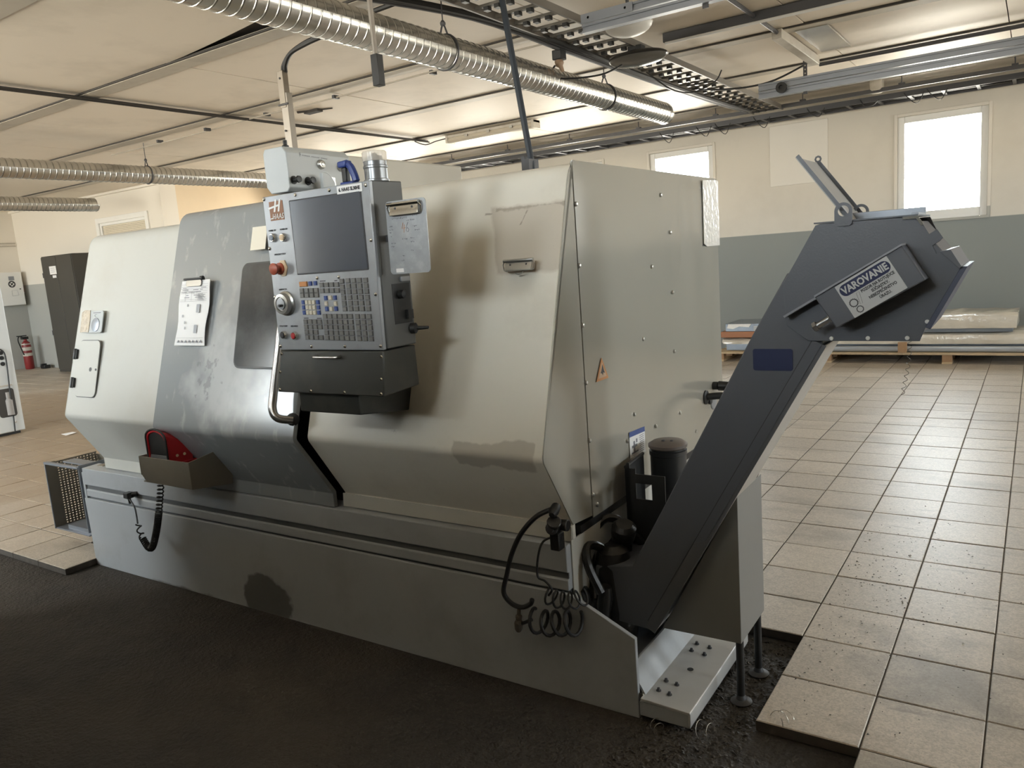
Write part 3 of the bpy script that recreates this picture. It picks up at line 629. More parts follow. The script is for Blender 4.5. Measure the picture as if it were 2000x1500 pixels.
# jog wheel
MB().lathe((-.843, PV, 1.404), (0, -1, 0), [(.042, 0), (.042, .006), (.036, .01), (.036, .022), (.034, .026), (.025, .027), (.023, .023), (.002, .023)], 28).build('jog_dial', steel, pend)
MB().lathe((-.843, PV-.023, 1.404), (0, -1, 0), [(.020, 0), (.020, .005), (.004, .006)], 20).build('dial_cap', pend_grey, pend)
MB().cyl((-.833, PV-.027, 1.399), (-.833, PV-.045, 1.399), .004, .005, 10).build('dial_knob', dark_steel, pend)
# keys, one mesh per size shared by all alike keys
def kmesh(w_, h_, m):
    a, b, t = w_/2, h_/2, .0055; i = .0016
    me = bpy.data.meshes.new('key')
    me.from_pydata([(-a, 0, -b), (a, 0, -b), (a, 0, b), (-a, 0, b), (-a, -t*.6, -b), (a, -t*.6, -b), (a, -t*.6, b), (-a, -t*.6, b), (-a+i, -t, -b+i), (a-i, -t, -b+i), (a-i, -t, b-i), (-a+i, -t, b-i)], [],
                   [(0, 1, 5, 4), (1, 2, 6, 5), (2, 3, 7, 6), (3, 0, 4, 7), (4, 5, 9, 8), (5, 6, 10, 9), (6, 7, 11, 10), (7, 4, 8, 11), (8, 9, 10, 11)])
    me.materials.append(m); return me
KM = {'g': kmesh(.0185, .0155, key_g), 'b': kmesh(.0135, .0145, key_b), 'c': kmesh(.0140, .0145, key_c), 'o': kmesh(.036, .017, orange)}
proff = Vector(root_off(pend))
def key(X, Y, k='g'):
    u = -.766+(X-(502+(Y-169)*.105))/618*.311; z = 1.465-(Y+(X-502)*.034-169)/490*.179
    o = bpy.data.objects.new('key', KM[k]); COL.objects.link(o); o.parent = pend; o.location = Vector((u, PV+.0005, z))-proff; return o
key(538, 166, 'o'); key(605, 162, 'b'); key(652, 160, 'b')
for Y in (225, 268):
    for c in (522, 570, 616, 661): key(c+(Y-225)*.1, Y)
for Y in (178, 230):
    for c in (712, 758, 805, 851): key(c+(Y-178)*.1, Y)
for Y in (150, 200, 247, 297, 345, 393): key(895+(Y-150)*.11, Y, 'g')
for Y in (147, 195, 243, 293, 343, 392):
    for c in (950, 1000, 1050, 1102): key(c+(Y-145)*.11, Y)
for Y in (332, 379, 426):
    for c, k in ((534, 'b'), (567, 'c'), (600, 'c'), (634, 'c'), (674, 'b')): key(c+(Y-330)*.1, Y, k)
for X, Y, k in ((748, 295, 'b'), (790, 294, 'c'), (833, 293, 'b'), (752, 345, 'c'), (838, 345, 'c'), (757, 394, 'b'), (799, 393, 'c'), (843, 392, 'b')): key(X, Y, k)
for Y in (460, 510, 558, 607, 655):
    for c in (740, 786, 833, 880, 926, 973, 1033, 1084, 1135): key(c+(Y-460)*.1, Y)
    if Y > 460:
        for c in (555, 600, 645, 690):
            if not (Y == 607 and c == 690): key(c+(Y-510)*.1, Y)
dl = MB()
for X, Y, L_ in ((717, 143, .026), (838, 143, .012), (557, 478, .022), (682, 478, .022)):
    u = -.766+(X-(502+(Y-169)*.105))/618*.311; z = 1.465-(Y+(X-502)*.034-169)/490*.179
    dl.box(u-L_/2, u+L_/2, z-.0015, z+.0015, 0, .0006, FP)
dl.build('keypad_rules', ink_d, pend, smooth=False)
# right side: recess with sockets, knob, plug, beacon on top, bracket behind
FSd = frame((-.4125, 0, 0), (0, 1, 0), (1, 0, 0))
rc = MB().box(-.29, -.205, 1.318, 1.447, -.002, .0015, FSd).build('side_recess', black, pend, smooth=False)
MB().lathe((-.411, -.255, 1.412), (1, 0, 0), [(.014, 0), (.014, .02), (.004, .024)], 12).build('recess_plug', rubber, pend)
MB().box(-.411, -.40, -.235, -.21, 1.33, 1.36).build('recess_socket', rubber, pend)
MB().box(-.4125, -.404, -.25, -.205, 1.452, 1.468).build('side_tab', pend_grey, pend, bev=.002)
MB().lathe((-.413, -.213, 1.297), (1, .35, 0), [(.018, 0), (.018, .016), (.012, .02), (.007, .022), (.005, .06), (.003, .06)], 12).build('side_knob', rubber, pend)
MB().box(-.40, -.385, -.20, -.15, 1.50, 1.56).box(-.412, -.385, -.205, -.195, 1.50, 1.575).build('side_bracket', dark_steel, pend, bev=.002)
bc = MB().lathe((-.449, -.27, 1.769), (0, 0, 1), [(.040, 0), (.040, .006), (.036, .008), (.036, .040), (.0385, .042), (.0385, .048), (.036, .05), (.036, .062)], 24).build('beacon_body', mat('beacon_metal', (.22, .225, .23), .3, metal=.6), pend)
clear = bpy.data.materials.new('clear_plastic'); clear.use_nodes = True
_p = clear.node_tree.nodes['Principled BSDF']; _p.inputs['Base Color'].default_value = (.75, .70, .62, 1); _p.inputs['Roughness'].default_value = .2; _p.inputs['Alpha'].default_value = .5
MB().lathe((-.449, -.27, 1.831), (0, 0, 1), [(.0385, 0), (.0385, .028), (.036, .031), (.002, .032)], 24).build('beacon_lens', clear, pend)
MB().lathe((-.449, -.27, 1.831), (0, 0, 1), [(.026, 0), (.024, .016), (.010, .020), (.006, .026)], 14).build('beacon_lamp', dark_steel, pend)
MB().prism([(-.325, 1.095), (-.20, 1.10), (.03, 1.095), (.03, 1.00), (-.06, .985), (-.325, 1.02)], -.865, -.575, 'x').build('pendant_arm', pend_dark, lathe, bev=.004)
# ------------------------------------------------------------------ things on the lathe
cb = mthing('control_box', 'light grey control box with four black push knobs, lying on top of the pendant', 'control box', (-.86, -.17, 1.776))
MB().prism([(-.915, 1.80), (-.895, 1.776), (-.812, 1.776), (-.80, 1.79), (-.80, 1.905), (-.82, 1.926), (-.905, 1.926), (-.915, 1.91)], -.315, -.02, 'y').build('casing', box_grey, cb, bev=.003)
FB = frame((-.80, 0, 0), (0, 1, 0), (1, 0, 0))
for v, z in ((-.165, 1.872), (-.068, 1.869)): MB().lathe((-.80, v, z), (1, 0, 0), [(.017, 0), (.017, .004), (.013, .012), (.010, .013)], 16).lathe((-.79, v, z), (1, 0, 0), [(.008, 0), (.007, .006), (.002, .007)], 10).build('ring_switch', steel, cb)
for v, z in ((-.295, 1.814), (-.232, 1.813)): MB().lathe((-.80, v, z), (1, 0, 0), [(.014, 0), (.014, .003), (.008, .004), (.008, .022), (.012, .024), (.011, .030), (.003, .031)], 14).build('push_knob', black, cb)
MB().box(-.255, -.12, 1.893, 1.905, 0, .001, FB).build('print_strip', box_grey, cb, smooth=False)
pb_ = MB(); pb_.box(-.256, -.2535, 1.8985, 1.9075, .001, .0013, FB).box(-.2535, -.2505, 1.8985, 1.9005, .001, .0013, FB)
x = -.247
for k in range(19):
    if k not in (6, 13): pb_.box(x, x+.0045, 1.8965-.0003*k+random.uniform(0, .001), 1.8998-.0003*k, .001, .0013, FB)
    x += .0062
tag(pb_.build('worn_print', ink, cb, smooth=False), kind='stuff')
MB().lathe((-.86, -.26, 1.925), (0, 0, 1), [(.012, 0), (.012, .012), (.007, .015), (.007, .03)], 10).build('cable_gland', black, cb)
MB().prism([(-.205, 1.772), (-.15, 1.772), (-.15, 1.805), (-.165, 1.825), (-.185, 1.838), (-.205, 1.838)], -.77, -.752, 'x').build('mounting_tab', box_grey, cb, bev=.003)
MB().box(-.80, -.795, -.135, -.105, 1.80, 1.83).cyl((-.795, -.12, 1.815), (-.79, -.12, 1.815), .008).build('latch', steel, cb)
cl = mthing('spring_clamp', 'small blue spring clamp standing on top of the pendant', 'clamp', (-.56, -.27, 1.768))
MB().box(-.592, -.535, -.29, -.255, 1.768, 1.782).build('clamp_foot', blue, cl, bev=.004)
MB().tube(smooth_path([(-.535, -.272, 1.782), (-.54, -.272, 1.80), (-.555, -.272, 1.83), (-.575, -.272, 1.842)], 5), [.012]*16, 8).build('clamp_handle', blue, cl)
MB().prism([(-.598, 1.828), (-.562, 1.828), (-.56, 1.85), (-.60, 1.848)], -.288, -.256, 'y').build('clamp_head', blue, cl, bev=.005)
MB().box(-.588, -.568, -.282, -.262, 1.782, 1.828).build('clamp_jaw', black, cl, bev=.003)

def clipboard(name, label, F, w_, h_, board, mclip, r=.012):
    return None
FCb = frame((-.314, -.302, 1.592), (1, .03, 0), (.03, -1, .02))
ck = mthing('clipboard', 'small grey metal clipboard with handwriting, hung beside the control pendant', 'clipboard', (-.314, -.30, 1.478))
MB().prism(rrect(-.078, .078, -.115, .108, .012), 0, .003, 'z', FCb).build('board', mat('worn_board', (.33, .345, .36), .34, metal=.3, var=.2, vscale=30, dirt=((.52, .53, .54), .5, 25)), ck)
def clip(F, y, w_, parent, m=chrome):
    MB().prism([(y+.004, .004), (y+.004, .011), (y-.020, .0125), (y-.032, .016), (y-.036, .0155), (y-.034, .011), (y-.034, .004)], -w_/2, w_/2, 'x', F).build('clip_plate', m, parent, bev=.001)
    MB().cyl(F @ Vector((-w_/2-.006, y-.001, .015)), F @ Vector((w_/2+.006, y-.001, .015)), .0055, n=10).build('clip_roll', m, parent)
    MB().tube([F @ Vector(p) for p in ((-w_/2, y, .013), (-w_/2-.010, y-.012, .010), (-w_/2-.006, y-.03, .006), (-w_/2+.004, y-.034, .006))], .0022, 6).build('clip_spring', m, parent)
    MB().tube([F @ Vector(p) for p in ((w_/2, y, .013), (w_/2+.010, y-.012, .010), (w_/2+.006, y-.03, .006), (w_/2-.004, y-.034, .006))], .0022, 6).build('clip_spring', m, parent)
    for x in (-w_*.3, w_*.3): MB().lathe(F @ Vector((x, y-.014, .0118)), F.to_3x3() @ Vector((0, .05, 1)), [(.004, 0), (.003, .002), (.0005, .0022)], 8).build('clip_rivet', dark_steel, parent)
clip(FCb, .098, .11, ck)
scr = MB(); rnd = random.Random(3)
def scribble(x, y, w_, h_, n):
    if n == 3 and h_ > .02: return
    q = max(2, int(w_/.0045))
    for i in range(q):
        x0 = x+w_*i/q; g_ = .0030
        if rnd.random() < .12: continue
        pts = [(x0+rnd.uniform(0, g_), y+rnd.uniform(0, .0045)) for _ in range(rnd.choice((3, 4)))]
        scr.tube([FCb @ Vector((*p, .0035)) for p in pts], .00045, 4)
for x, y, w_, h_, n in ((-.055, .052, .06, .008, 12), (.02, .056, .03, .006, 8), (.0, .044, .035, .003, 8), (-.02, .012, .010, .028, 3), (-.006, .008, .013, .03, 3), (-.07, .030, .02, .004, 6), (-.07, .020, .018, .004, 6), (-.07, .011, .018, .004, 6), (-.072, .0, .012, .004, 5), (.025, .024, .015, .003, 6), (.03, .012, .02, .003, 6),
                        (-.02, -.012, .02, .003, 6), (.012, -.01, .016, .003, 6), (-.066, -.022, .02, .006, 8), (-.066, -.032, .014, .003, 5), (.012, -.022, .015, .002, 5), (.01, -.048, .012, .003, 4), (-.03, -.062, .016, .003, 5), (-.03, -.076, .013, .003, 5)): scribble(x, y, w_, h_, n)
for st in ([(-.013, .040), (-.019, .022), (-.006, .024)], [(-.009, .034), (-.012, .010)]): MB().tube([FCb @ Vector((*p, .0035)) for p in st], .0007, 5).build('pen_stroke', orange, ck)
for st in ([(.006, .040), (-.001, .028), (-.003, .014), (.004, .011), (.008, .018), (.003, .024), (-.001, .022)],): MB().tube([FCb @ Vector((*p, .0035)) for p in st], .0006, 5).build('pen_stroke', ink, ck)
tag(scr.build('handwriting', ink_d, ck, smooth=False), kind='stuff')
MB().prism(rrect(-.055, -.025, -.110, -.098, .001), .003, .0036, 'z', FCb).build('board_sticker', paper, ck, smooth=False)
MB().box(-.412, -.32, -.296, -.285, 1.58, 1.60).build('hanger', dark_steel, ck)
# clip left on the front panel with nothing in it
FC2 = front_frame(-.138, 1.477)
c2 = mthing('paper_clip', 'empty chrome spring clip stuck on the cream front panel below old tape marks', 'clip', (-.138, .045, 1.46))
MB().box(-.05, .05, -.02, .014, 0, .004, FC2).build('clip_base', chrome, c2)
clip(FC2 @ Matrix.Translation((0, .012, 0)), 0, .105, c2, steel)
MB().tube([FC2 @ Vector((.016*math.cos(a), -.024+.010*math.sin(a), .005)) for a in [math.pi+math.pi*i/8 for i in range(9)]], .0018, 6).build('clip_wire', steel, c2)
# papers on the door
FP1 = front_frame(-1.842, 1.363, .0455)
pb = mthing('job_sheet', 'long white job sheet with printed tables hung from a clip on the grey door', 'sheet', (-1.842, -.03, 1.215))
pm = MB(); vs = []
for j in range(9):
    y = .148-.296*j/8
    for x in (-.107, .107): vs.append(FP1 @ Vector((x+.006*math.sin(j*.6)*.3, y, .004+.004*math.sin(j*1.1+x*12))))
fs = [(2*j, 2*j+1, 2*j+3, 2*j+2) for j in range(8)]; bk = [p-NF*.001 for p in vs]; n_ = len(vs)
pm.add(vs+bk, fs+[(n_+2*j, n_+2*j+2, n_+2*j+3, n_+2*j+1) for j in range(8)]).build('sheet', paper, pb)
pt = MB(); FT = FP1 @ Matrix.Translation((0, 0, .0085))
rnd = random.Random(5)
for y in (.128, .118, .108, .098, .088, .060, .052): pt.box(-.095, .098, y, y+.0007, 0, .0003, FT)
for k in range(26): x = rnd.uniform(-.095, .06); y = rnd.choice((.103, .093, .078, .068, .112)); pt.box(x, x+rnd.uniform(.01, .035), y, y+.0025, 0, .0003, FT)
for k in range(8): pt.box(.03, .03+rnd.uniform(.03, .06), .084-.004*k, .0856-.004*k, 0, .0003, FT)
for x in (-.06, -.015, .022): pt.box(x, x+.0007, .052, .098, 0, .0003, FT)
for k in range(7): x = -.09+.027*k; pt.prism([(x, -.135), (x+.02, -.135), (x+.01, -.122)], 0, .0003, 'z', FT)
pt.box(-.1, .1, -.114, -.1133, 0, .0003, FT)
pt.build('sheet_print', ink, pb, smooth=False)
pt = MB()
for x, y in ((.03, .018), (.025, -.075)): pt.prism(rrect(x, x+.024, y-.018, y+.02, .004), 0, .0003, 'z', FT)
for x, y in ((-.04, .028), (-.07, -.02), (-.045, -.075), (-.05, -.05)): pt.box(x, x+.008, y, y+.012, 0, .0003, FT)
pt.build('sheet_figure', mat('print_grey', (.42, .43, .45), .7), pb, smooth=False)
FPc = FP1 @ Matrix.Translation((-.004, .152, .004))
MB().cyl(FPc @ Vector((-.066, 0, .012)), FPc @ Vector((.066, 0, .012)), .005, n=8).box(-.066, .066, -.004, .002, -.003, .010, FPc).build('clip_bar', dark_steel, pb)
MB().cyl(FPc @ Vector((.058, .002, .012)), FPc @ Vector((.072, .002, .012)), .009, n=10).build('clip_end', black, pb)
MB().prism(rrect(-.056, .056, -.032, -.004, .01), .006, .009, 'z', FPc).build('clip_plate', steel, pb)
FSt = front_frame(-1.44, 1.662, .0455)
tag(MB(MX).prism([(-.046, -.05), (.05, -.05), (.05, .05), (-.044, .05)], .0006, .002, 'z', FSt).build('paper_note', sticky, smooth=False), 'plain cream paper note stuck on the grey door beside the pendant', 'note')
tag(MB(MX).prism([(1.412, 1.50), (1.45, 1.487), (1.632, 1.487), (1.636, 1.79), (1.62, 1.797), (1.42, 1.79)], .012, .0145, 'z', frame((0, 0, 0), (0, 1, 0), (1, 0, 0))).build('plastic_film', film, smooth=False), 'bright wrinkled plastic film taped to the top far corner of the end panel', 'film')
# foot pedal in its holder
pt_ = mthing('pedal_tray', 'dull sheet metal holder fixed on the lathe base rail, carrying the red foot pedal', 'tray', (-1.93, -.1, .60))
MB().prism([(-2.125, .728), (-2.118, .64), (-2.09, .608), (-1.745, .606), (-1.745, .728)], -.222, -.217, 'y').build('front_wall', tray_metal, pt_, bev=.001)
MB().prism([(-.222, .606), (-.222, .728), (-.04, .752), (-.012, .74), (-.012, .575)], -1.749, -1.744, 'x').build('right_wall', tray_metal, pt_, bev=.001)
MB().prism([(-.222, .64), (-.222, .728), (-.07, .728), (-.05, .60)], -2.125, -2.12, 'x').build('left_wall', tray_metal, pt_, bev=.001)
MB().box(-2.115, -1.75, -.219, .0, .606, .611).build('tray_bottom', tray_metal, pt_)
pd = mthing('foot_pedal', 'red hooded foot switch in the metal holder, its coiled black cord hanging down', 'pedal', (-1.98, -.13, .70))
def arch(u0, u1, z0, z1, k=8):
    cx, rx = (u0+u1)/2, (u1-u0)/2; zc = z1-rx*.55
    return [(u0, z0)] + [(cx-rx*math.cos(math.pi*i/k), zc+rx*.55*math.sin(math.pi*i/k)) for i in range(k+1)] + [(u1, z0)]
def hood(a0, v0, a1, v1, name, m, t=.006):
    b = MB(); n = len(a0)
    def ins(a): cx = sum(p[0] for p in a)/len(a); cz = min(p[1] for p in a); return [(cx+(p[0]-cx)*(1-.09), cz+(p[1]-cz)*.94) for p in a]
    i0, i1 = ins(a0), ins(a1)
    b.add([(p[0], v0, p[1]) for p in a0]+[(p[0], v1, p[1]) for p in a1]+[(p[0], v0, p[1]) for p in i0]+[(p[0], v1-t, p[1]) for p in i1],
          [(i, i+1, n+i+1, n+i) for i in range(n-1)]+[(2*n+i, 3*n+i, 3*n+i+1, 2*n+i+1) for i in range(n-1)]+[(i, 2*n+i, 2*n+i+1, i+1) for i in range(n-1)]+[list(range(n, 2*n))]+[list(range(3*n, 4*n))[::-1]])
    return b.build(name, m, pd)
hood(arch(-2.085, -1.94, .69, .852), -.195, arch(-2.075, -1.93, .69, .80), -.075, 'hood', red)
MB().prism(arch(-2.078, -1.946, .692, .842), -.1885, -.18, 'y').build('hood_lining', black, pd, smooth=False)
MB().tube([(p[0], -.195, p[1]) for p in arch(-2.088, -1.937, .69, .855)], .005, 8).build('hood_rim', rubber, pd)
MB().prism([(-.198, .70), (-.19, .733), (-.1885, .733), (-.1885, .70)], -2.075, -1.95, 'x').build('treadle', dark_steel, pd)
MB().box(-2.09, -1.925, -.2, -.04, .68, .694).build('pedal_base', red, pd, bev=.003)
for v in (-.15, -.115): MB().lathe((-1.9365+(.195+v)*.083, v, .728), (1, 0, 0), [(.007, 0), (.006, .003), (.001, .0035)], 10).build('hood_screw', yellow, pd)
hc = coil([(-2.175, -.1, .585), (-2.19, -.1, .53), (-2.215, -.1, .46), (-2.235, -.1, .405)], .0135, 9, 12)
hc2 = coil([(-2.235, -.1, .405), (-2.278, -.1, .309), (-2.335, -.1, .215), (-2.375, -.1, .205), (-2.417, -.1, .249)], .0145, 31, 12)
MB().tube(hc, .0036, 5).tube(hc2, .0036, 5).tube(coil([(-2.417, -.1, .249), (-2.445, -.09, .268), (-2.475, -.08, .31)], .013, 2, 10), .004, 5).tube(smooth_path([(-2.475, -.08, .31), (-2.51, -.06, .34), (-2.535, -.05, .38), (-2.60, -.035, .415)], 6), .0042, 6).build('coiled_cord', rubber, pd)
MB().tube([(-2.12, -.13, .69), (-2.135, -.12, .64), (-2.16, -.105, .60), (-2.175, -.1, .585)], .0042, 6).build('cord_end', rubber, pd)
MB().box(-2.63, -2.59, -.048, -.012, .415, .445).cyl((-2.605, -.032, .42), (-2.60, -.034, .385), .009, .006, 10).cyl((-2.60, -.02, .432), (-2.575, 0, .432), .013, n=12).build('cord_plug', black, pd, bev=.002)
# chip basket hung on the base's left end
bk = mthing('perforated_basket', 'grey sheet metal basket with a perforated wall, beside the left end of the lathe base', 'basket', (-3.30, .02, .12))
MB().box(-3.50, -3.127, .30, .306, .12, .50).build('back_wall', tray_metal, bk)
MB().box(-3.50, -3.494, -.005, .05, .12, .52).build('left_wall', tray_metal, bk)
pf = MB()
for i in range(13): pf.box(-3.50, -3.497, .05+i*.0196, .05+i*.0196+.0115, .125, .515)
for j in range(26): pf.box(-3.497, -3.4955, .05, .30, .125+j*.0153, .125+j*.0153+.0088)
tag(pf.build('perforated_wall', tray_metal, bk, smooth=False), kind='stuff')
for n_, a in (('left_edge', (-3.503, -3.494, -.009, -.004, .12, .52)), ('right_wall', (-3.135, -3.127, -.005, .30, .14, .535)), ('bottom_wall', (-3.50, -3.127, -.005, .30, .12, .128)), ('top_rail', (-3.50, -3.127, -.012, .012, .515, .527))):
    MB().box(*a).build(n_, galv_rail, bk, bev=.001)
MB().box(-3.36, -3.14, .03, .10, .527, .534).build('top_plate', galv_rail, bk)
MB().box(-3.40, -3.13, .02, .13, .128, .15).build('slide_rail', galv_rail, bk)
# air gun and coiled hose at the right front corner
ag = mthing('air_gun', 'black air blow gun on coiled hoses at the right front corner of the lathe', 'air gun', (0, -.08, .6))
MB().lathe((-.005, -.045, .68), (.2, -1, -.3), [(.016, 0), (.018, .03), (.010, .05)], 12).build('nozzle_block', black, ag)
MB().cyl((-.01, -.06, .60), (.01, -.09, .645), .022, .025, 12).box(-.015, .02, -.085, -.045, .54, .60).cyl((.012, -.06, .625), (.045, -.06, .625), .018, .02, 12).build('gun_body', oily, ag, bev=.004)
MB().lathe((.0, -.09, .62), (.1, -1, .1), [(.021, 0), (.021, .006), (.012, .008), (.011, .014), (.003, .015)], 14).build('gun_dial', dark_steel, ag)
MB().tube(smooth_path([(-.01, -.05, .675), (-.07, -.07, .645), (-.13, -.08, .58), (-.175, -.08, .50), (-.205, -.075, .42), (-.232, -.065, .345), (-.205, -.062, .308), (-.16, -.065, .303), (-.12, -.07, .325), (-.108, -.075, .345)], 6), .0085, 8).build('hose', rubber, ag)
MB().tube(smooth_path([(-.0, -.06, .585), (-.05, -.07, .56), (-.075, -.07, .50), (-.085, -.065, .43), (-.06, -.06, .415), (-.035, -.06, .39), (-.05, -.06, .365)], 6), .004, 6).build('thin_hose', rubber, ag)
MB().tube(coil([(-.06, -.055, .365), (-.02, -.055, .355), (.04, -.05, .36), (.08, -.04, .38)], .028, 5, 14), .0038, 6).build('small_coil', rubber, ag)
MB().tube(coil([(-.125, -.06, .262), (-.06, -.06, .262), (.0, -.06, .275), (.06, -.055, .285)], .040, 4, 16), .0062, 7).tube(smooth_path([(-.175, -.06, .235), (-.15, -.06, .248), (-.125, -.06, .262)], 4), .0062, 7).build('large_coil', rubber, ag)
MB().lathe((-.175, -.06, .30), (-.1, 0, -1), [(.006, 0), (.007, .03), (.012, .035), (.010, .05), (.016, .06), (.014, .085), (.008, .095)], 9).build('hose_coupling', mat('oily_rag', (.09, .075, .055), .8, bump=.01, bscale=60), ag)
# tangle of oily hoses beside it, in the tray
hz_ = mthing('oily_hoses', 'tangle of oily black hoses in the tray between the lathe and the chip conveyor', 'hoses', (.06, .22, .12))
rnd = random.Random(11); 
for k in range(7):
    c = Vector((.045+rnd.uniform(-.02, .05), .17+.02*k, .33+rnd.uniform(-.06, .06))); r = rnd.uniform(.05, .11); ph = rnd.uniform(0, 6)
    MB().tube(smooth_path([c+Vector((.05*math.sin(t*1.3+ph), .09*math.cos(t+ph)*1.0, r*1.35*math.sin(t))) for t in [i*.7 for i in range(10)]], 4), rnd.uniform(.012, .02), 8).build('hose', oily, hz_)
MB().lathe((.06, .22, .112), (0, 0, 1), [(.075, 0), (.08, .12), (.07, .28), (.055, .33), (.03, .35)], 16).build('valve_body', oily, hz_)
MB().lathe((.08, .27, .49), (.3, -.3, 1), [(.04, -.03), (.045, .0), (.045, .03), (.03, .045)], 14).build('valve_cap', oily, hz_)
MB().lathe((.03, .12, .112), (.2, 0, 1), [(.035, 0), (.035, .09), (.028, .14), (.03, .2), (.02, .24)], 12).build('filter_body', oily, hz_)
# coolant pump and black bin behind the conveyor
pm = mthing('coolant_pump', 'black cylindrical pump with a domed cap, standing behind the conveyor beside the lathe end', 'pump', (.12, .62, .10))
MB().lathe((.12, .62, .10), (0, 0, 1), [(.068, 0), (.07, .05), (.07, .60), (.073, .602), (.073, .618), (.066, .62), (.066, .632)], 28).build('pump_body', mat('pump_black', (.02, .02, .02), .35), pm)
MB().lathe((.12, .62, .727), (0, 0, 1), [(.070, 0), (.076, .006), (.076, .016), (.060, .026), (.002, .030)], 28).build('pump_cap', mat('pump_cap_brown', (.13, .105, .09), .5), pm)
MB().lathe((.11, .60, .756), (0, 0, 1), [(.008, 0), (.006, .004)], 8).lathe((.14, .61, .755), (0, 0, 1), [(.007, 0), (.005, .004)], 8).build('cap_screw', ink_d, pm)
bn = mthing('tool_bin', 'black sheet metal bin with a cut-out grip, standing in front of the black pump', 'bin', (.15, .42, .12))
MB().prism([(.045, .12), (.045, .705), (.052, .72), (.062, .72), (.062, .12)], .385, .39, 'y').build('front_lip', black, bn)
fr_ = MB(); fr_.box(.045, .085, .385, .39, .12, .70).box(.085, .20, .385, .39, .12, .585).box(.085, .20, .385, .39, .645, .68).box(.15, .20, .385, .39, .585, .645)
fr_.build('front_wall', mat('bin_black', (.018, .018, .018), .5), bn)
MB().prism([(.385, .12), (.385, .70), (.55, .71), (.55, .12)], .043, .047, 'x').build('side_wall', mat('bin_side', (.018, .018, .018), .5), bn)
MB().tube([(.045, .388, .702), (.045, .548, .714)], .007, 8).build('rim', rubber, bn)
# ------------------------------------------------------------------ chip conveyor
cv = mthing('chip_conveyor', 'dark grey inclined chip conveyor rising to the right, with a warning sign on its head', 'conveyor', (.5, .33, -.04))
V0, V1 = .155, .40
body = [(.228, .197), (.795, 1.194), (.795, 1.36), (.70, 1.40), (.592, 1.214), (.284, .640), (.165, .425), (.02, .40), (.0, .215)]
MB().prism(body, V0, V1, 'y').build('incline', conv_grey, cv, bev=.004)
MB().add([(.232, V0+.004, .1935), (.80, V0+.004, 1.1905), (.80, V1-.004, 1.1905), (.232, V1-.004, .1935), (.2345, V0+.004, .192), (.8025, V0+.004, 1.189), (.8025, V1-.004, 1.189), (.2345, V1-.004, .192)],
         [(0, 1, 2, 3), (4, 7, 6, 5), (0, 4, 5, 1), (2, 6, 7, 3), (0, 3, 7, 4), (1, 5, 6, 2)]).build('underside', conv_under, cv, smooth=False)
n60 = (math.sin(math.radians(60.4)), -math.cos(math.radians(60.4)))
def along(t, d): return (.228+.567*t-n60[0]*d, .197+.997*t-n60[1]*d)     # t along the lower edge, d up into the body
MB().prism([along(0, -.012), along(1.0, -.012), along(1.0, .028), along(0, .028)], V0-.006, V0-.0005, 'y').build('lower_flange', mat('conveyor_flange', (.105, .11, .12), .45), cv, bev=.001)
MB().prism([along(.02, .029), along(1.0, .029), along(1.0, .0315), along(.02, .0315)], V0-.001, V0-.0002, 'y').build('seam', ink_d, cv, smooth=False)
MB().prism([along(.33, .028), along(.36, .0), along(1., .0), along(1., .028)], V0-.009, V0-.006, 'y').build('flange_lap', conv_grey, cv, bev=.001)
head = [(.76, 1.205), (1.043, 1.203), (1.056, 1.240), (1.136, 1.395), (1.112, 1.440), (1.088, 1.437), (1.079, 1.431), (1.070, 1.452), (1.086, 1.462), (1.094, 1.470), (1.080, 1.493), (1.062, 1.482), (1.036, 1.529), (.795, 1.530), (.782, 1.527), (.692, 1.37), (.70, 1.25)]
V2 = .44
hpz = MB().prism(head, .138, .142, 'y').build('head_plate', conv_grey, cv, bev=.001)
MB().prism([p for p in head if not (1.058 < p[0] < 1.095 and p[1] > 1.45)], V2, V2+.004, 'y').build('back_plate', conv_grey, cv, bev=.001)
MB().prism([(.75, 1.215), (1.04, 1.21), (1.125, 1.395), (1.03, 1.518), (.79, 1.518), (.70, 1.37)], .142, V2, 'y').build('head_housing', conv_grey, cv, bev=.003)
MB().prism([(1.088, 1.436), (1.112, 1.440), (1.137, 1.396), (1.132, 1.39)], .12, V2, 'y').build('discharge_lip', conv_grey, cv, bev=.001)
MB().prism([(1.056, 1.240), (1.136, 1.395), (1.150, 1.395), (1.068, 1.235)], .13, V2, 'y').build('edge_flange', mat('flange_navy', (.07, .08, .12), .45), cv, bev=.001)
MB().prism([(.778, 1.531), (1.036, 1.531), (1.036, 1.535), (.778, 1.535)], .138, V2, 'y').build('top_sheet', conv_grey, cv)
MB().box(.845, 1.037, V2-.13, V2-.12, 1.534, 1.556).box(1.02, 1.037, .142, V2-.12, 1.534, 1.54).build('top_rail', galv_rail, cv, bev=.001)
MB().prism([(1.000, 1.531), (1.036, 1.531), (1.05, 1.508), (1.044, 1.505), (1.032, 1.524), (1.0, 1.524)], .132, .137, 'y').build('bright_edge', chrome, cv)
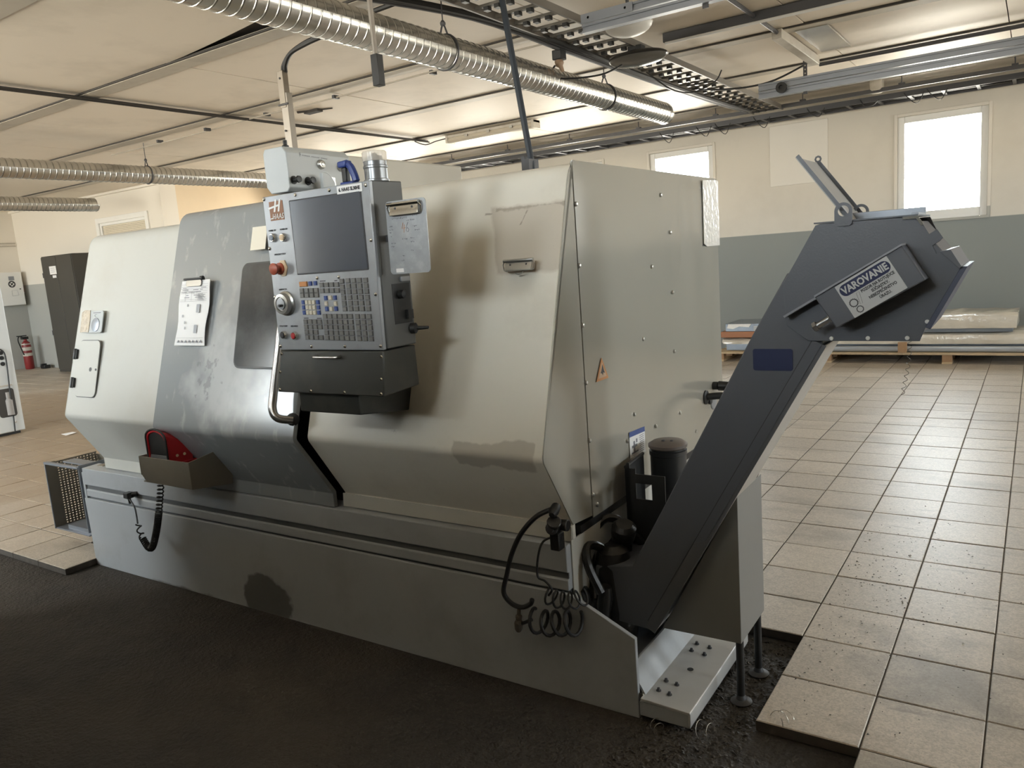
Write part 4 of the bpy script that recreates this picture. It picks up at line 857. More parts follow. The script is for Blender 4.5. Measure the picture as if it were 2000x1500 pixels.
for k, v in enumerate((.132, .40)):
    u0 = .833
    out = [(u0, 1.512), (u0, 1.560)] + [(u0+.0225-.0225*math.cos(math.pi*i/12), 1.560+.0225*math.sin(math.pi*i/12)) for i in range(13)] + [(u0+.045, 1.560), (u0+.045, 1.512)]
    e = MB(); c0 = (u0+.0225, 1.560); N = 24; oo = []
    for i in range(N+1): a = math.pi*1.0-math.pi*i/N*1.0; oo.append((c0[0]+.0225*math.cos(a), c0[1]+.0225*math.sin(a)))
    ii = [(c0[0]+.0145*math.cos(math.pi-2*math.pi*i/32), c0[1]+.0145*math.sin(math.pi-2*math.pi*i/32)) for i in range(33)]
    # ring plate: outer half-round with a square foot, round hole
    outer = []
    for i in range(33):
        a = math.pi-2*math.pi*i/32; x, z = math.cos(a), math.sin(a)
        if z >= -1e-6: outer.append((c0[0]+.0225*x, c0[1]+.0225*z))
        else:
            s_ = min(.0225/max(1e-4, abs(x)), .040/max(1e-4, abs(z))); outer.append((c0[0]+x*s_, c0[1]+z*s_))
    n = 33
    e.add([(p[0], v, p[1]) for p in outer]+[(p[0], v, p[1]) for p in ii]+[(p[0], v+.006, p[1]) for p in outer]+[(p[0], v+.006, p[1]) for p in ii],
          [(i, i+1, n+i+1, n+i) for i in range(n-1)]+[(2*n+i, 3*n+i, 3*n+i+1, 2*n+i+1) for i in range(n-1)]+[(i, 2*n+i, 2*n+i+1, i+1) for i in range(n-1)]+[(n+i, n+i+1, 3*n+i+1, 3*n+i) for i in range(n-1)])
    e.build('lifting_eye', conv_grey, cv, smooth=False)
# raised lid plate
LD = [(.862, .165, 1.535), (.862, .425, 1.535), (.727, .425, 1.72), (.727, .165, 1.72)]
ld = MB(); nrm = Vector((-.81, 0, -.59)); vs = [Vector(p) for p in LD]; ld.add(vs+[p+nrm*.003 for p in vs], [(0, 1, 2, 3), (4, 7, 6, 5), (0, 4, 5, 1), (1, 5, 6, 2), (2, 6, 7, 3), (3, 7, 4, 0)])
lid = ld.build('lid', mat('lid_inside', (.42, .42, .41), .4), cv)
for v in (.161, .425): MB().add([(.862, v, 1.535), (.862, v+.004, 1.535), (.727, v+.004, 1.72), (.727, v, 1.72), (.870, v, 1.541), (.870, v+.004, 1.541), (.735, v+.004, 1.726), (.735, v, 1.726)], [(0, 1, 2, 3), (4, 7, 6, 5), (0, 4, 5, 1), (1, 5, 6, 2), (2, 6, 7, 3), (3, 7, 4, 0)]).build('lid_flange', conv_grey, lid)
MB().tube([(.735+.008*math.cos(a*.785), .404, 1.728+.008*math.sin(a*.785)) for a in range(8)], .003, 6, True).build('lid_tab', conv_grey, lid)
# gearbox cover with the sign
gb = MB().prism([(.796, 1.337), (1.008, 1.460), (1.064, 1.370), (.852, 1.250)], .05, .140, 'y').build('drive_cover', conv_grey, cv, bev=.003)
MB().prism([(.70, 1.281), (.796, 1.337), (.799, 1.332), (.704, 1.276)], .10, .138, 'y').prism([(.796, 1.340), (1.008, 1.463), (1.010, 1.459), (.798, 1.335)], .045, .138, 'y').build('cover_flange', mat('bright_flange', (.26, .27, .30), .4), gb)
A30 = math.radians(30.8); FG = frame((.936, .0497, 1.356), (math.cos(A30), 0, math.sin(A30)), (0, -1, 0))
sgn = MB().prism(rrect(-.073, .073, -.0485, .0485, .002), 0, .0015, 'z', FG).build('warning_sign', sign_white, gb, smooth=False)
FG1 = FG @ Matrix.Translation((0, 0, .0015))
MB().prism(rrect(-.069, .069, .0105, .043, .0162, 8), 0, .0005, 'z', FG1).build('sign_band', navy, sgn, smooth=False)
text('sign_title', 'VAROVANIE', .0265, sign_white, FG1 @ Matrix.Translation((0, 0, .0005)), sgn, (0, .0262), width=.86, ext=.0003, bold=.0009)
text('sign_text', 'POZOR NA ROTUJÚCE', .0108, ink_d, FG1, sgn, (.022, .003), width=.82, ext=.0003, bold=.0004)
text('sign_text', 'SÚČIASTKY.', .0108, ink_d, FG1, sgn, (.022, -.0095), width=.82, ext=.0003, bold=.0004)
text('sign_text', 'NEBEZPEČENSTVO', .0108, ink_d, FG1, sgn, (.022, -.022), width=.82, ext=.0003, bold=.0004)
text('sign_text', 'ÚRAZU.', .0108, ink_d, FG1, sgn, (.022, -.0345), width=.82, ext=.0003, bold=.0004)
def gear(x, y, r, teeth):
    g = MB(); n = teeth*4; o_ = []
    for i in range(n): rr = r*(1.16 if i % 4 in (1, 2) else 1.0); a = 2*math.pi*i/n; o_.append((x+rr*math.cos(a), y+rr*math.sin(a)))
    in_ = [(x+r*.80*math.cos(2*math.pi*i/n), y+r*.80*math.sin(2*math.pi*i/n)) for i in range(n)]
    g.add([FG1 @ Vector((*p, .0005)) for p in o_+in_], [(i, (i+1) % n, n+(i+1) % n, n+i) for i in range(n)]); return g
gear(-.054, -.013, .0105, 16).build('gear_symbol', ink_d, sgn, smooth=False); gear(-.049, -.035, .0085, 1 if False else 14).build('gear_symbol', ink_d, sgn, smooth=False)
MB().tube([FG1 @ Vector(p) for p in ((-.036, .006, .0004), (-.028, .006, .0004), (-.036, -.025, .0004), (-.042, -.024, .0004), (-.036, .006, .0004))], .0003, 4).build('arm_symbol', ink_d, sgn, smooth=False)
a_ = Vector((.856, .085, 1.29)); d_ = Vector((-math.cos(A30), 0, -math.sin(A30)))
MB().cyl(a_+d_*.02, a_+d_*.07, .0085, n=12).lathe(a_+d_*.07, d_, [(.0145, 0), (.0145, .010), (.012, .012)], 6).lathe(a_+d_*.02, d_, [(.014, 0), (.014, .012)], 6).build('tension_bolt', mat('bolt_steel', (.30, .30, .30), .3, metal=.8), cv)
MB().prism(rrect(.597, .712, 1.115, 1.180, .007), V0-.0025, V0, 'y').build('blue_plate', blue_dull, cv, smooth=False)
for u, z in ((.822, 1.212), (.916, 1.212), (1.013, 1.212), (1.060, 1.255)): MB().lathe((u, .138, z), (0, -1, 0), [(.006, 0), (.005, .0025), (.001, .003)], 10).build('rivet', white, cv)
# support box and legs
MB().add([(.245, .20, .19), (.522, .20, .192), (.522, .20, .70), (.522, .20, .70), (.245, .47, .19), (.522, .47, .192), (.522, .47, .70), (.522, .47, .70)], [(0, 1, 2), (4, 6, 5), (0, 4, 5, 1), (1, 5, 6, 2), (0, 2, 6, 4)]).build('support_box', mat('support_box_grey', (.215, .215, .205), .4, var=.05), cv, bev=.002)
for v, u in ((.236, .505), (.435, .507)):
    lg = MB().cyl((u, v, -.03), (u, v, .23), .013, .013, 12).build('leg', rubber, cv)
    MB().lathe((u, v, -.04), (0, 0, 1), [(.034, 0), (.036, .006), (.018, .014), (.012, .03)], 18).build('foot', dark_steel, lg)
# ------------------------------------------------------------------ ducts, rails, trays under the ceiling
def duct(name_label, x, z, r, y0, y1, hooks, pitch=.066):
    t = thing('spiral_duct', name_label, 'duct', (x, (y0+y1)/2, z-r))
    n = 26; prof = []; y = y0
    while y < y1-.012:
        prof += [(r, y), (r, y+pitch-.014), (r+.0035, y+pitch-.0125), (r+.0035, y+pitch-.009), (r-.006, y+pitch-.006), (r-.006, y+pitch-.003), (r, y+pitch-.001)]; y += pitch
    b = MB(); rings = []
    k = len(prof)
    vs = [(x+R*math.cos(2*math.pi*i/n), yy+pitch*.5*(i/n), z+R*math.sin(2*math.pi*i/n)) for R, yy in prof for i in range(n+1)]
    b.add(vs, [(j*(n+1)+i, j*(n+1)+i+1, (j+1)*(n+1)+i+1, (j+1)*(n+1)+i) for j in range(k-1) for i in range(n)])
    b.build('pipe', galv, t)
    MB().lathe((x, y1, z), (0, 1, 0), [(r+.004, -.05), (r+.004, .0), (r-.004, .0), (r-.004, -.05)], 28).build('end_collar', galv, t)
    MB().cyl((x, y1-.06, z), (x, y1-.055, z), r-.003, n=24).build('duct_inside', void_m, t)
    for hy in hooks:
        h = MB(); h.tube([(x+(r+.006)*math.cos(a), hy, z+(r+.006)*math.sin(a)) for a in [2*math.pi*i/24 for i in range(24)]], .006, 6, True)
        h.tube([(x-.03, hy, z+r), (x-.012, hy, z+r+.05), (x, hy, z+r+.065)], .006, 6).tube([(x+.03, hy, z+r), (x+.012, hy, z+r+.05), (x, hy, z+r+.065)], .006, 6).tube([(x, hy, z+r+.06), (x, hy, CEIL)], .004, 6)
        h.lathe((x, hy, z+r+.06), (0, 0, 1), [(.016, 0), (.018, .015), (.008, .03)], 8)
        h.build('hanger', dark_steel, t)
    return t
duct('large shiny spiral duct crossing above the lathe towards the window wall', -3.12, 2.80, .10, -1.4, 7.57, (1.2, 4.1, 6.3))
duct('spiral duct of middle length at the left, running behind the control box', -8.86, 2.80, .10, -1.4, 7.45, (2.2, 5.6))
duct('farthest short spiral duct at the left edge, ending near the far wall', -12.27, 2.80, .10, -1.4, 6.75, (5.0,))
def rail(name, label, cat, x0, x1, y, z, h=.13, d=.045, m=galv_rail, hang=()):
    """double C channel"""
    t = thing(name, label, cat, ((x0+x1)/2, y, z-h/2)); k = h/2
    for zz in (z-k, z+.004):
        MB().prism([(y-d/2, zz), (y+d/2, zz), (y+d/2, zz+k-.004), (y-d/2, zz+k-.004), (y-d/2, zz+k*.68), (y-d/2+.012, zz+k*.66), (y-d/2+.012, zz+k*.30), (y-d/2, zz+k*.28)], x0, x1, 'x').build('channel', m, t, smooth=False)
    for hx in hang:
        b = MB().box(hx-.018, hx+.018, y+.012, y+.018, z-h/2-.02, CEIL-.01)
        b.build('hanger_strap', dark_steel, t, smooth=False)
        for q in range(5): MB().cyl((hx, y+.011, z+h/2+.03+q*.035), (hx, y+.0125, z+h/2+.03+q*.035), .007, n=8).build('strap_hole', white_dirty, t)
    return t
r1 = rail('mounting_rail', 'long galvanised double rail hanging at right in front of the window wall', 'rail', -2.286, 1.6, 7.95, 2.905, .135, .06, hang=(-1.86, .6))
MB().lathe((-2.06, 7.90, 2.90), (0, -1, 0), [(.05, 0), (.05, .03), (.022, .03), (.02, .01)], 16).build('roller', black, r1)
r2 = rail('mounting_rail', 'shorter galvanised double rail at the top edge near the ladder tray', 'rail', -2.40, .2, 4.60, 2.90, .105, .055, hang=(-1.62,))
for sx in (-2.35, -2.1): MB().cyl((sx, 4.572, 2.93), (sx, 4.566, 2.93), .008, n=8).build('bolt', dark_steel, r2)
MB().box(-2.40, -2.05, 4.566, 4.573, 2.90, 2.955).build('splice_plate', galv_rail, r2)
# cable ladder running to the window wall
lt = thing('cable_ladder', 'dark cable ladder with many rungs running over the hall to the window wall', 'ladder tray', (-2.78, 6.2, 3.02))
for x in (-2.95, -2.60): MB().box(x-.008, x+.008, 2.2, 10.0, 3.02, 3.07).build('side_rail', mat('ladder_steel', (.18, .165, .145), .5, metal=.4), lt, smooth=False)
y = 2.4
lm = mat('ladder_rung', (.16, .15, .13), .5, metal=.4)
while y < 10.0:
    MB().box(-2.942, -2.608, y, y+.03, 3.032, 3.05).build('rung', lm, lt, smooth=False)
    for x in (-2.86, -2.78, -2.69): MB().box(x-.012, x+.022, y-.006, y+.036, 3.008, 3.032).build('clip', black, lt, smooth=False)
    y += .225
for k, (x, r) in enumerate(((-2.985, .017), (-2.96, .013), (-2.93, .02))):
    MB().tube(smooth_path([(x-.45+k*.02, 3.6, 3.10), (x-.12, 4.4, 3.06), (x, 5.4, 3.0+.01*k), (x+.02, 6.4, 2.99), (x, 7.6, 3.0), (x+.03, 8.8, 3.0), (x+.05, 9.7, 3.02)], 5), r, 7).build('cable', rubber if k else dark_steel, lt)
# bar and cable tray along the window wall
tb = thing('cable_tray', 'dark cable tray loaded with cables along the top of the window wall', 'tray', (-3, 10.35, 2.95))
for yy in (10.12, 10.52): MB().box(-8.3, XR-.1, yy-.008, yy+.008, 2.96, 3.02).build('side_rail', dark_steel, tb, smooth=False)
x = -8.2
while x < 3.5:
    MB().box(x, x+.035, 10.128, 10.512, 2.965, 2.985).build('rung', dark_steel, tb, smooth=False)
    x += .33
rnd = random.Random(2)
for k in range(7):
    yy = 10.17+k*.045; MB().tube(smooth_path([(xx, yy+rnd.uniform(-.02, .02), 3.0+rnd.uniform(-.012, .02)) for xx in [-8.2+1.45*i for i in range(10)]], 4), rnd.uniform(.010, .02), 6).build('cable', (black, dark_steel, rubber)[k % 3], tb)
for k in range(8):
    x = -4.2+k*.45+rnd.uniform(-.2, .2); MB().tube(smooth_path([(x, 10.11, 3.0), (x+.05, 10.10, 2.93), (x+.14, 10.10, 2.90+rnd.uniform(-.05, .03)), (x+.2, 10.11, 2.98)], 4), .005, 5).build('loose_wire', rubber, tb)
MB().lathe((-1.62, 9.98, 3.12), (1, 0, 0), [(.09, 0), (.10, .02), (.10, .10), (.09, .12)], 16).build('cable_roll', white_dirty, tb)
sb = thing('strut_bar', 'long dark strut bar hanging in front of the cable tray', 'bar', (-3.4, 9.93, 3.03))
MB().box(-8.0, 2.6, 9.91, 9.95, 3.025, 3.068).build('bar', dark_steel, sb, smooth=False)
for x in [-7.6+1.05*i for i in range(10)]: MB().tube([(x, 9.93, 3.068), (x, 9.93, CEIL)], .006, 6).box(x-.03, x+.03, 9.90, 9.96, 3.068, 3.085).build('hanger', dark_steel, sb)
# lamps
la = thing('fluorescent_lamp', 'old white fluorescent batten on the ceiling beyond the duct', 'lamp', (-5.85, 8.52, 3.06))
MB().box(-6.53, -5.17, 8.45, 8.60, 3.12, 3.155).build('housing', white_dirty, la, bev=.006)
MB().prism([(8.47, 3.12), (8.45, 3.08), (8.49, 3.06), (8.56, 3.06), (8.60, 3.08), (8.58, 3.12)], -6.52, -5.18, 'x').build('diffuser', mat('aged_diffuser', (.66, .60, .50), .35), la)
for x in (-6.54, -5.2): MB().box(x, x+.03, 8.44, 8.61, 3.058, 3.157).build('end_cap', white_dirty, la, bev=.004)
for x in (-6.2, -5.85, -5.5): MB().box(x-.02, x+.02, 8.438, 8.452, 3.10, 3.13).build('latch', steel, la)
ob = thing('oval_lamp', 'oval dark lamp with a pale bowl hanging below the cable ladder', 'lamp', (-2.60, 5.85, 2.87))
def bowl(cx, cy, z0, rx, ry, hh, name, m, parent, up):
    b = MB(); n = 28; ks = 6; vs = []
    for j in range(ks+1):
        a = math.pi/2*j/ks; s_ = math.cos(a)
        for i in range(n): vs.append((cx+rx*s_*math.cos(2*math.pi*i/n), cy+ry*s_*math.sin(2*math.pi*i/n), z0+(hh if up else -hh)*math.sin(a)))
    b.add(vs, [(j*n+i, j*n+(i+1) % n, (j+1)*n+(i+1) % n, (j+1)*n+i) for j in range(ks) for i in range(n)]+[list(range(n))]); return b.build(name, m, parent)
bowl(-2.60, 5.85, 2.945, .235, .16, .06, 'bowl', mat('lamp_bowl', (.10, .095, .085), .2), ob, False)
bowl(-2.60, 5.85, 2.945, .24, .165, .055, 'cover', black, ob, True)
MB().box(-2.66, -2.55, 5.80, 5.88, 2.99, 3.03).build('mount', black, ob)
ob2 = thing('round_lamp', 'round white lamp dish behind the shorter rail at the top edge', 'lamp', (-2.28, 4.95, 2.87))
bowl(-2.28, 5.0, 2.955, .16, .14, .075, 'bowl', white, ob2, False); bowl(-2.28, 5.0, 2.955, .165, .145, .05, 'cover', white_dirty, ob2, True)
MB().tube([(-2.28, 5.0, 3.0), (-2.28, 5.0, CEIL)], .012, 8).build('stem', dark_steel, ob2)
ft = thing('tube_lamp', 'dark batten with a thin bright tube at the top, right of the oval lamp', 'lamp', (-1.6, 6.2, 3.06))
MB().box(-2.52, .4, 6.16, 6.24, 3.095, 3.165).build('housing', dark_steel, ft, bev=.004)
MB().cyl((-2.5, 6.16, 3.085), (.38, 6.16, 3.085), .011, n=10).build('tube', white, ft)
# conduits, trunking, power post, hanging things
tag(MB().tube([(-1.8, 2.0, CEIL-.035), (-1.8, 6.78, CEIL-.035)], .016, 8).build('conduit', dark_steel), 'thin conduit under the ceiling leading to the white trunking box', 'conduit')
tk = thing('trunking', 'dirty white trunking box on the ceiling above the long rail', 'trunking', (-1.8, 7.45, 3.08))
MB().box(-1.84, -1.76, 6.78, 8.1, 3.085, 3.16).build('box', white_dirty, tk, bev=.004)
MB().box(-1.70, -1.45, 6.95, 7.9, 3.150, 3.165).build('back_sheet', galv, tk)
for q in range(9): MB().box(-1.842, -1.838, 6.9+q*.12, 6.93+q*.12, 3.095, 3.15).build('slot', ink_d, tk, smooth=False)
tag(MB().tube([(-1.78, 8.18, 3.10), (2.6, 8.18, 3.10)], .018, 8).build('conduit', dark_steel), 'dark conduit under the ceiling running right from the trunking box', 'conduit')
tag(MB().tube(smooth_path([(-3.0, 7.9, 3.06), (-2.6, 7.9, 2.98), (-2.2, 7.95, 2.98), (-1.86, 8.0, 3.09)], 6), .009, 6).build('sagging_cable', rubber), 'thin black cable sagging between the ladder and the trunking box', 'cable')
cg = thing('cable_bundle', 'bundle of dirty cables fixed along a ceiling joint at the left', 'cables', (-6.95, 4.5, 3.12))
for k in range(4): MB().tube(smooth_path([(-6.93+.022*k, yy, CEIL-.03-.012*(k % 2)+rnd.uniform(-.006, .006)) for yy in [-1.4+.9*i for i in range(12)]], 3), .010, 6).build('cable', (dark_steel, void_m)[k % 2], cg)
MB().tube(smooth_path([(-6.95, 8.3, 3.13), (-6.85, 8.4, 3.08), (-6.7, 8.45, 3.11), (-6.54, 8.5, 3.13)], 5), .008, 6).build('lamp_cable', dark_steel, cg)
lc = thing('ceiling_wire', 'pale wire clipped along a cover strip across the ceiling', 'wire', (-6, 5.5, 3.12))
MB().tube(smooth_path([(-9.6, 5.62, 3.13), (-8.5, 5.60, 3.12), (-7.6, 5.63, 3.135), (-6.6, 5.55, 3.125), (-5.6, 5.58, 3.13), (-4.4, 5.52, 3.125), (-3.2, 5.55, 3.13)], 4), .007, 6).build('wire', mat('pale_wire', (.4, .36, .3), .5), lc)
for x in (-8.5, -7.6, -6.6, -5.6, -4.4): MB().box(x-.015, x+.015, 5.55, 5.62, 3.12, 3.15).build('wire_clip', dark_steel, lc)
pp = thing('power_post', 'tall thin metal cable post rising behind the control box to the ceiling', 'post', (-4.5, 4.0, 0))
MB().box(-4.535, -4.465, 3.975, 4.025, 0, 2.78).build('post', mat('post_grey', (.40, .37, .33), .45, metal=.5), pp, bev=.003)
MB().box(-4.54, -4.48, 3.97, 4.02, 2.68, 2.93).build('post_sleeve', mat('sleeve_grey', (.36, .32, .27), .5, metal=.4), pp, bev=.003)
MB().tube([(-4.55, 3.965, 2.70), (-4.45, 3.965, 2.70)], .007, 6).build('post_clamp', dark_steel, pp)
for z in (2.88, 2.52, 2.2): MB().cyl((-4.51, 3.969, z), (-4.51, 3.965, z), .008, n=8).build('post_hole', ink_d, pp)
for k in range(2): MB().tube(smooth_path([(-4.50+.02*k, 4.0, 2.92), (-4.49+.02*k, 4.0, 2.97), (-4.40, 4.0, 3.035), (-4.22, 4.0, 3.075-.01*k), (-4.05, 4.02, 3.09), (-3.8, 4.0, 3.12), (-3.2, 3.98, 3.13)], 6), .016, 7).build('post_cable', rubber, pp)
MB().prism([(3.99, 3.10), (4.03, 3.10), (4.02, 3.13), (4.0, 3.13)], -4.2, -3.75, 'x').build('cable_tape', white_dirty, pp)
hr = thing('pull_rod', 'thin hanging rod with a black grip in front of the large duct', 'rod', (-2.25, 2.5, 2.235))
MB().cyl((-2.258, 2.5, 2.34), (-2.27, 2.5, CEIL), .011, n=10).build('rod', mat('rod_grey', (.30, .27, .24), .4, metal=.4), hr)
MB().box(-2.271, -2.235, 2.482, 2.518, 2.232, 2.354).box(-2.275, -2.271, 2.49, 2.51, 2.29, 2.33).build('grip', black, hr, bev=.005)
tag(MB().tube([(-2.60, 3.95, CEIL), (-2.39, 3.85, 2.05), (-2.36, 3.84, 1.83)], .0185, 10).build('air_hose', mat('hose_slate', (.035, .045, .06), .4)), 'straight dark hose dropping from the ceiling behind the lathe', 'hose')
tag(MB().box(-2.42, -2.37, 3.80, 3.90, 1.98, 2.04).box(-2.44, -2.42, 3.83, 3.87, 1.93, 2.06).build('hose_bracket', dark_steel), 'small dark bracket where the straight hose meets the lathe', 'bracket')
sk_ = thing('hanging_socket', 'hanging socket with a pale plug and drooping lead below the ladder tray', 'socket', (-3.0, 5.35, 2.86))
MB().box(-3.05, -2.97, 5.31, 5.39, 2.93, 3.0).build('socket_body', rubber, sk_, bev=.006)
MB().lathe((-3.02, 5.35, 2.93), (.4, 0, -1), [(.03, 0), (.034, .03), (.018, .05), (.012, .09)], 12).build('plug', mat('plug_cream', (.35, .24, .16), .5), sk_)
MB().tube(smooth_path([(-3.05, 5.35, 2.9), (-3.10, 5.36, 2.84), (-2.98, 5.4, 2.80), (-2.75, 5.5, 2.80), (-2.62, 5.6, 2.86)], 6), .007, 6).build('lead', rubber, sk_)
tag(MB().tube(smooth_path([(-2.86, 6.6, 3.0), (-2.72, 6.8, 2.86), (-2.60, 7.0, 2.84), (-2.45, 7.15, 2.92), (-2.40, 7.2, 3.02)], 6), .006, 6).build('hanging_lead', rubber), 'thin black lead drooping in a loop under the ladder tray', 'lead')
tag(MB().tube([(-6.45, 5.86, CEIL-.001), (-6.1, 6.02, CEIL-.001)], [.02, .012], 6).box(-6.4, -6.2, 5.9, 5.98, CEIL-.03, CEIL).build('ceiling_scar', void_m), 'dark torn scar in a ceiling panel right of the power post', 'scar')
# ------------------------------------------------------------------ left background
mw = thing('white_machine', 'white machine housing cut by the left edge of the picture', 'machine', (-9.7, 3.2, 0))
MB().box(-10.2, -9.262, 2.2, 3.96, .03, 1.86).build('housing', machine_w, mw, bev=.01)
MB().box(-10.15, -9.30, 2.25, 3.92, 0, .03).build('plinth', black, mw)
FW = frame((-9.262, 0, 0), (0, 1, 0), (1, 0, 0))
wp = MB().prism(rrect(3.73, 3.905, .20, .51, .03), -.001, .002, 'z', FW).build('inspection_window', mat('machine_recess', (.05, .045, .04), .4), mw, smooth=False)
MB().lathe((-9.259, 3.84, .22), (0, 0, 1), [(.035, 0), (.035, .16), (.022, .18), (.022, .25)], 14).build('inner_bottle', mat('bottle_grey', (.33, .31, .29), .5), wp)
for z in (.90, .845, .78): MB().lathe((-9.262, 3.845, z), (1, 0, 0), [(.022, 0), (.022, .008), (.016, .010), (.015, .004), (.002, .004)], 14).build('socket', black, mw)
MB().tube(smooth_path([(-9.25, 3.82, .95), (-9.24, 3.87, .9), (-9.24, 3.875, .75), (-9.24, 3.86, .5), (-9.24, 3.85, .2), (-9.24, 3.84, .03)], 5), .008, 6).build('machine_cable', rubber, mw)
MB().lathe((-9.262, 3.87, .135), (1, 0, 0), [(.012, 0), (.012, .006), (.004, .008)], 10).build('knob', steel, mw)
MB().box(-9.262, -9.255, 3.60, 3.9, .535, .55).build('edge_strip', white_dirty, mw)
fa = thing('first_aid_box', 'white first aid cabinet with a black and white cross on the left wall', 'cabinet', (-17.12, 7.5, 1.3))
MB().box(XL, XL+.20, 7.27, 7.73, 1.30, 1.965).build('cabinet', white, fa, bev=.008)
MB().box(XL+.20, XL+.212, 7.28, 7.725, 1.31, 1.955).build('cabinet_door', white, fa, bev=.004)
FX = frame((XL+.212, 0, 0), (0, 1, 0), (1, 0, 0))
MB().lathe(FX @ Vector((7.52, 1.725, 0)), (1, 0, 0), [(.068, 0), (.068, .001)], 28).build('cross_disc', ink_d, fa, smooth=False)
MB().box(7.477, 7.563, 1.708, 1.742, .001, .002, FX).box(7.503, 7.537, 1.682, 1.768, .001, .002, FX).build('cross', white, fa, smooth=False)
MB().box(7.475, 7.58, 1.80, 1.88, 0, .001, FX).build('cabinet_label', galv_rail, fa, smooth=False)
MB().lathe(FX @ Vector((7.66, 1.62, 0)), (1, 0, 0), [(.012, 0), (.012, .008), (.003, .009)], 10).build('cabinet_lock', dark_steel, fa)
MB().tube([FX @ Vector(p) for p in ((7.50, 1.49, .001), (7.50, 1.6, .001), (7.6, 1.6, .001), (7.62, 1.5, .001), (7.5, 1.49, .001))], .002, 4).build('cabinet_print', galv_rail, fa)
fs_ = thing('fire_sign', 'small red fire sign with a white hose symbol beside the first aid cabinet', 'sign', (XL, 7.78, 1.53))
FY = frame((XL, 0, 0), (0, 1, 0), (1, 0, 0))
MB().box(7.70, 7.83, 1.53, 1.70, 0, .004, FY).build('sign_plate', white, fs_, smooth=False)
MB().box(7.708, 7.822, 1.552, 1.692, .004, .0055, FY).build('sign_field', red, fs_, smooth=False)
MB().tube([FY @ Vector((7.765+.03*math.cos(a), 1.625+.035*math.sin(a), .006)) for a in [i*.5 for i in range(9)]], .005, 5).tube([FY @ Vector(p) for p in ((7.775, 1.57, .006), (7.785, 1.63, .006), (7.765, 1.68, .006))], .006, 5).build('hose_symbol', white, fs_)
ex = thing('fire_extinguisher', 'red fire extinguisher with pale label bands standing in the far left corner', 'extinguisher', (-17.0, 7.55, 0))
MB().lathe((-17.0, 7.55, 0), (0, 0, 1), [(.075, 0), (.085, .02), (.085, .46), (.07, .54), (.03, .58), (.03, .62)], 20).build('cylinder', red_dull, ex)
for z0, z1 in ((.27, .33), (.38, .45), (.50, .52)): MB().lathe((-17.0, 7.55, z0), (0, 0, 1), [(.0862, 0), (.0862, z1-z0)], 20).build('label_band', white_dirty, ex)
MB().box(-17.04, -16.96, 7.48, 7.60, .61, .66).box(-17.02, -16.98, 7.40, 7.58, .67, .69).build('valve', black, ex, bev=.004)
MB().tube(smooth_path([(-16.95, 7.50, .64), (-16.9, 7.40, .68), (-16.88, 7.36, .6), (-16.9, 7.40, .45), (-16.91, 7.44, .3)], 5), .012, 7).build('hose', rubber, ex)
tag(MB().box(-16.72, -16.55, 7.62, 7.74, 0, .07).box(-16.66, -16.6, 7.6, 7.7, .07, .1).build('black_block', black, bev=.01), 'small black object on the floor beside the fire extinguisher', 'block')
dd = thing('dark_cupboard', 'tall dark cupboard with two white papers on it against the far wall', 'cupboard', (-15.0, 7.6, 0))
MB().box(-15.50, -14.4, 7.40, 7.825, 0, 2.17).build('carcass', door_m, dd, bev=.006)
MB().box(-15.49, -14.96, 7.385, 7.40, .05, 2.15).build('cupboard_door', door_m, dd, bev=.004)
MB().box(-14.95, -14.41, 7.385, 7.40, .05, 2.15).build('cupboard_door', door_m, dd, bev=.004)
for z in (1.78, .7): MB().cyl((-15.50, 7.39, z), (-15.50, 7.39, z+.09), .012, n=8).build('hinge', dark_steel, dd)
d2 = MB().box(-15.22, -14.98, 7.380, 7.384, 1.83, 1.98).build('paper', paper, dd, smooth=False)
for q in range(3): MB().box(-15.17, -15.03, 7.3785, 7.3798, 1.87+q*.035, 1.875+q*.035).build('paper_print', ink, d2, smooth=False)
MB().box(-15.14, -15.01, 7.380, 7.384, 1.765, 1.812).build('paper', paper, dd, smooth=False)
wpz = thing('wall_pipes', 'pair of thin pipes clipped along the left wall above the cabinet', 'pipes', (XL, 5, 2.48))
for z in (2.54, 2.485): MB().tube([(XL+.02, 1, z), (XL+.02, 7.8, z)], .012, 8).build('pipe', mat('pipe_paint', (.5, .46, .4), .5), wpz)
# ------------------------------------------------------------------ pallet of sheets by the window wall
pal = thing('pallet', 'long wooden pallet under the sheet packs in front of the window wall', 'pallet', (-1.6, 10.0, 0))
for yy in (9.64, 9.86, 10.08, 10.30): MB().box(-3.42, .25, yy, yy+.13, .10, .125).build('deck_board', wood, pal, bev=.003)
for x in (-3.35, -2.05, -.80, .1):
    for yy in (9.66, 10.0, 10.32): MB().box(x-.05, x+.05, yy, yy+.1, .022, .10).build('block', wood_d, pal, bev=.003)
    MB().box(x-.05, x+.05, 9.65, 10.43, 0, .022).build('runner', wood, pal, bev=.002)
for x in (-2.08, -1.24): tag(MB().box(x-.045, x+.045, 9.62, 9.66, .127, .245).build('timber_block', wood_d, bev=.003), 'wooden block holding the metal tubes on the pallet, ' + ('left one of the two' if x < -2 else 'right one of the two'), 'block')
tube_m = mat('silver_tube', (.45, .48, .52), .28, metal=.7)
for k, z in enumerate((.127,)):
    tag(MB().prism(rrect(9.68, 9.76, .127, .195, .02), -2.02, -.05, 'x').build('metal_tube', tube_m), 'long silver tube lying along the front edge of the pallet', 'tube')
tag(MB().box(-3.30, -.0, 9.77, 10.42, .127, .215).build('sheet_stack', sheet_blue, bev=.004), 'lowest stack of bluish metal sheets lying on the pallet', 'stack')
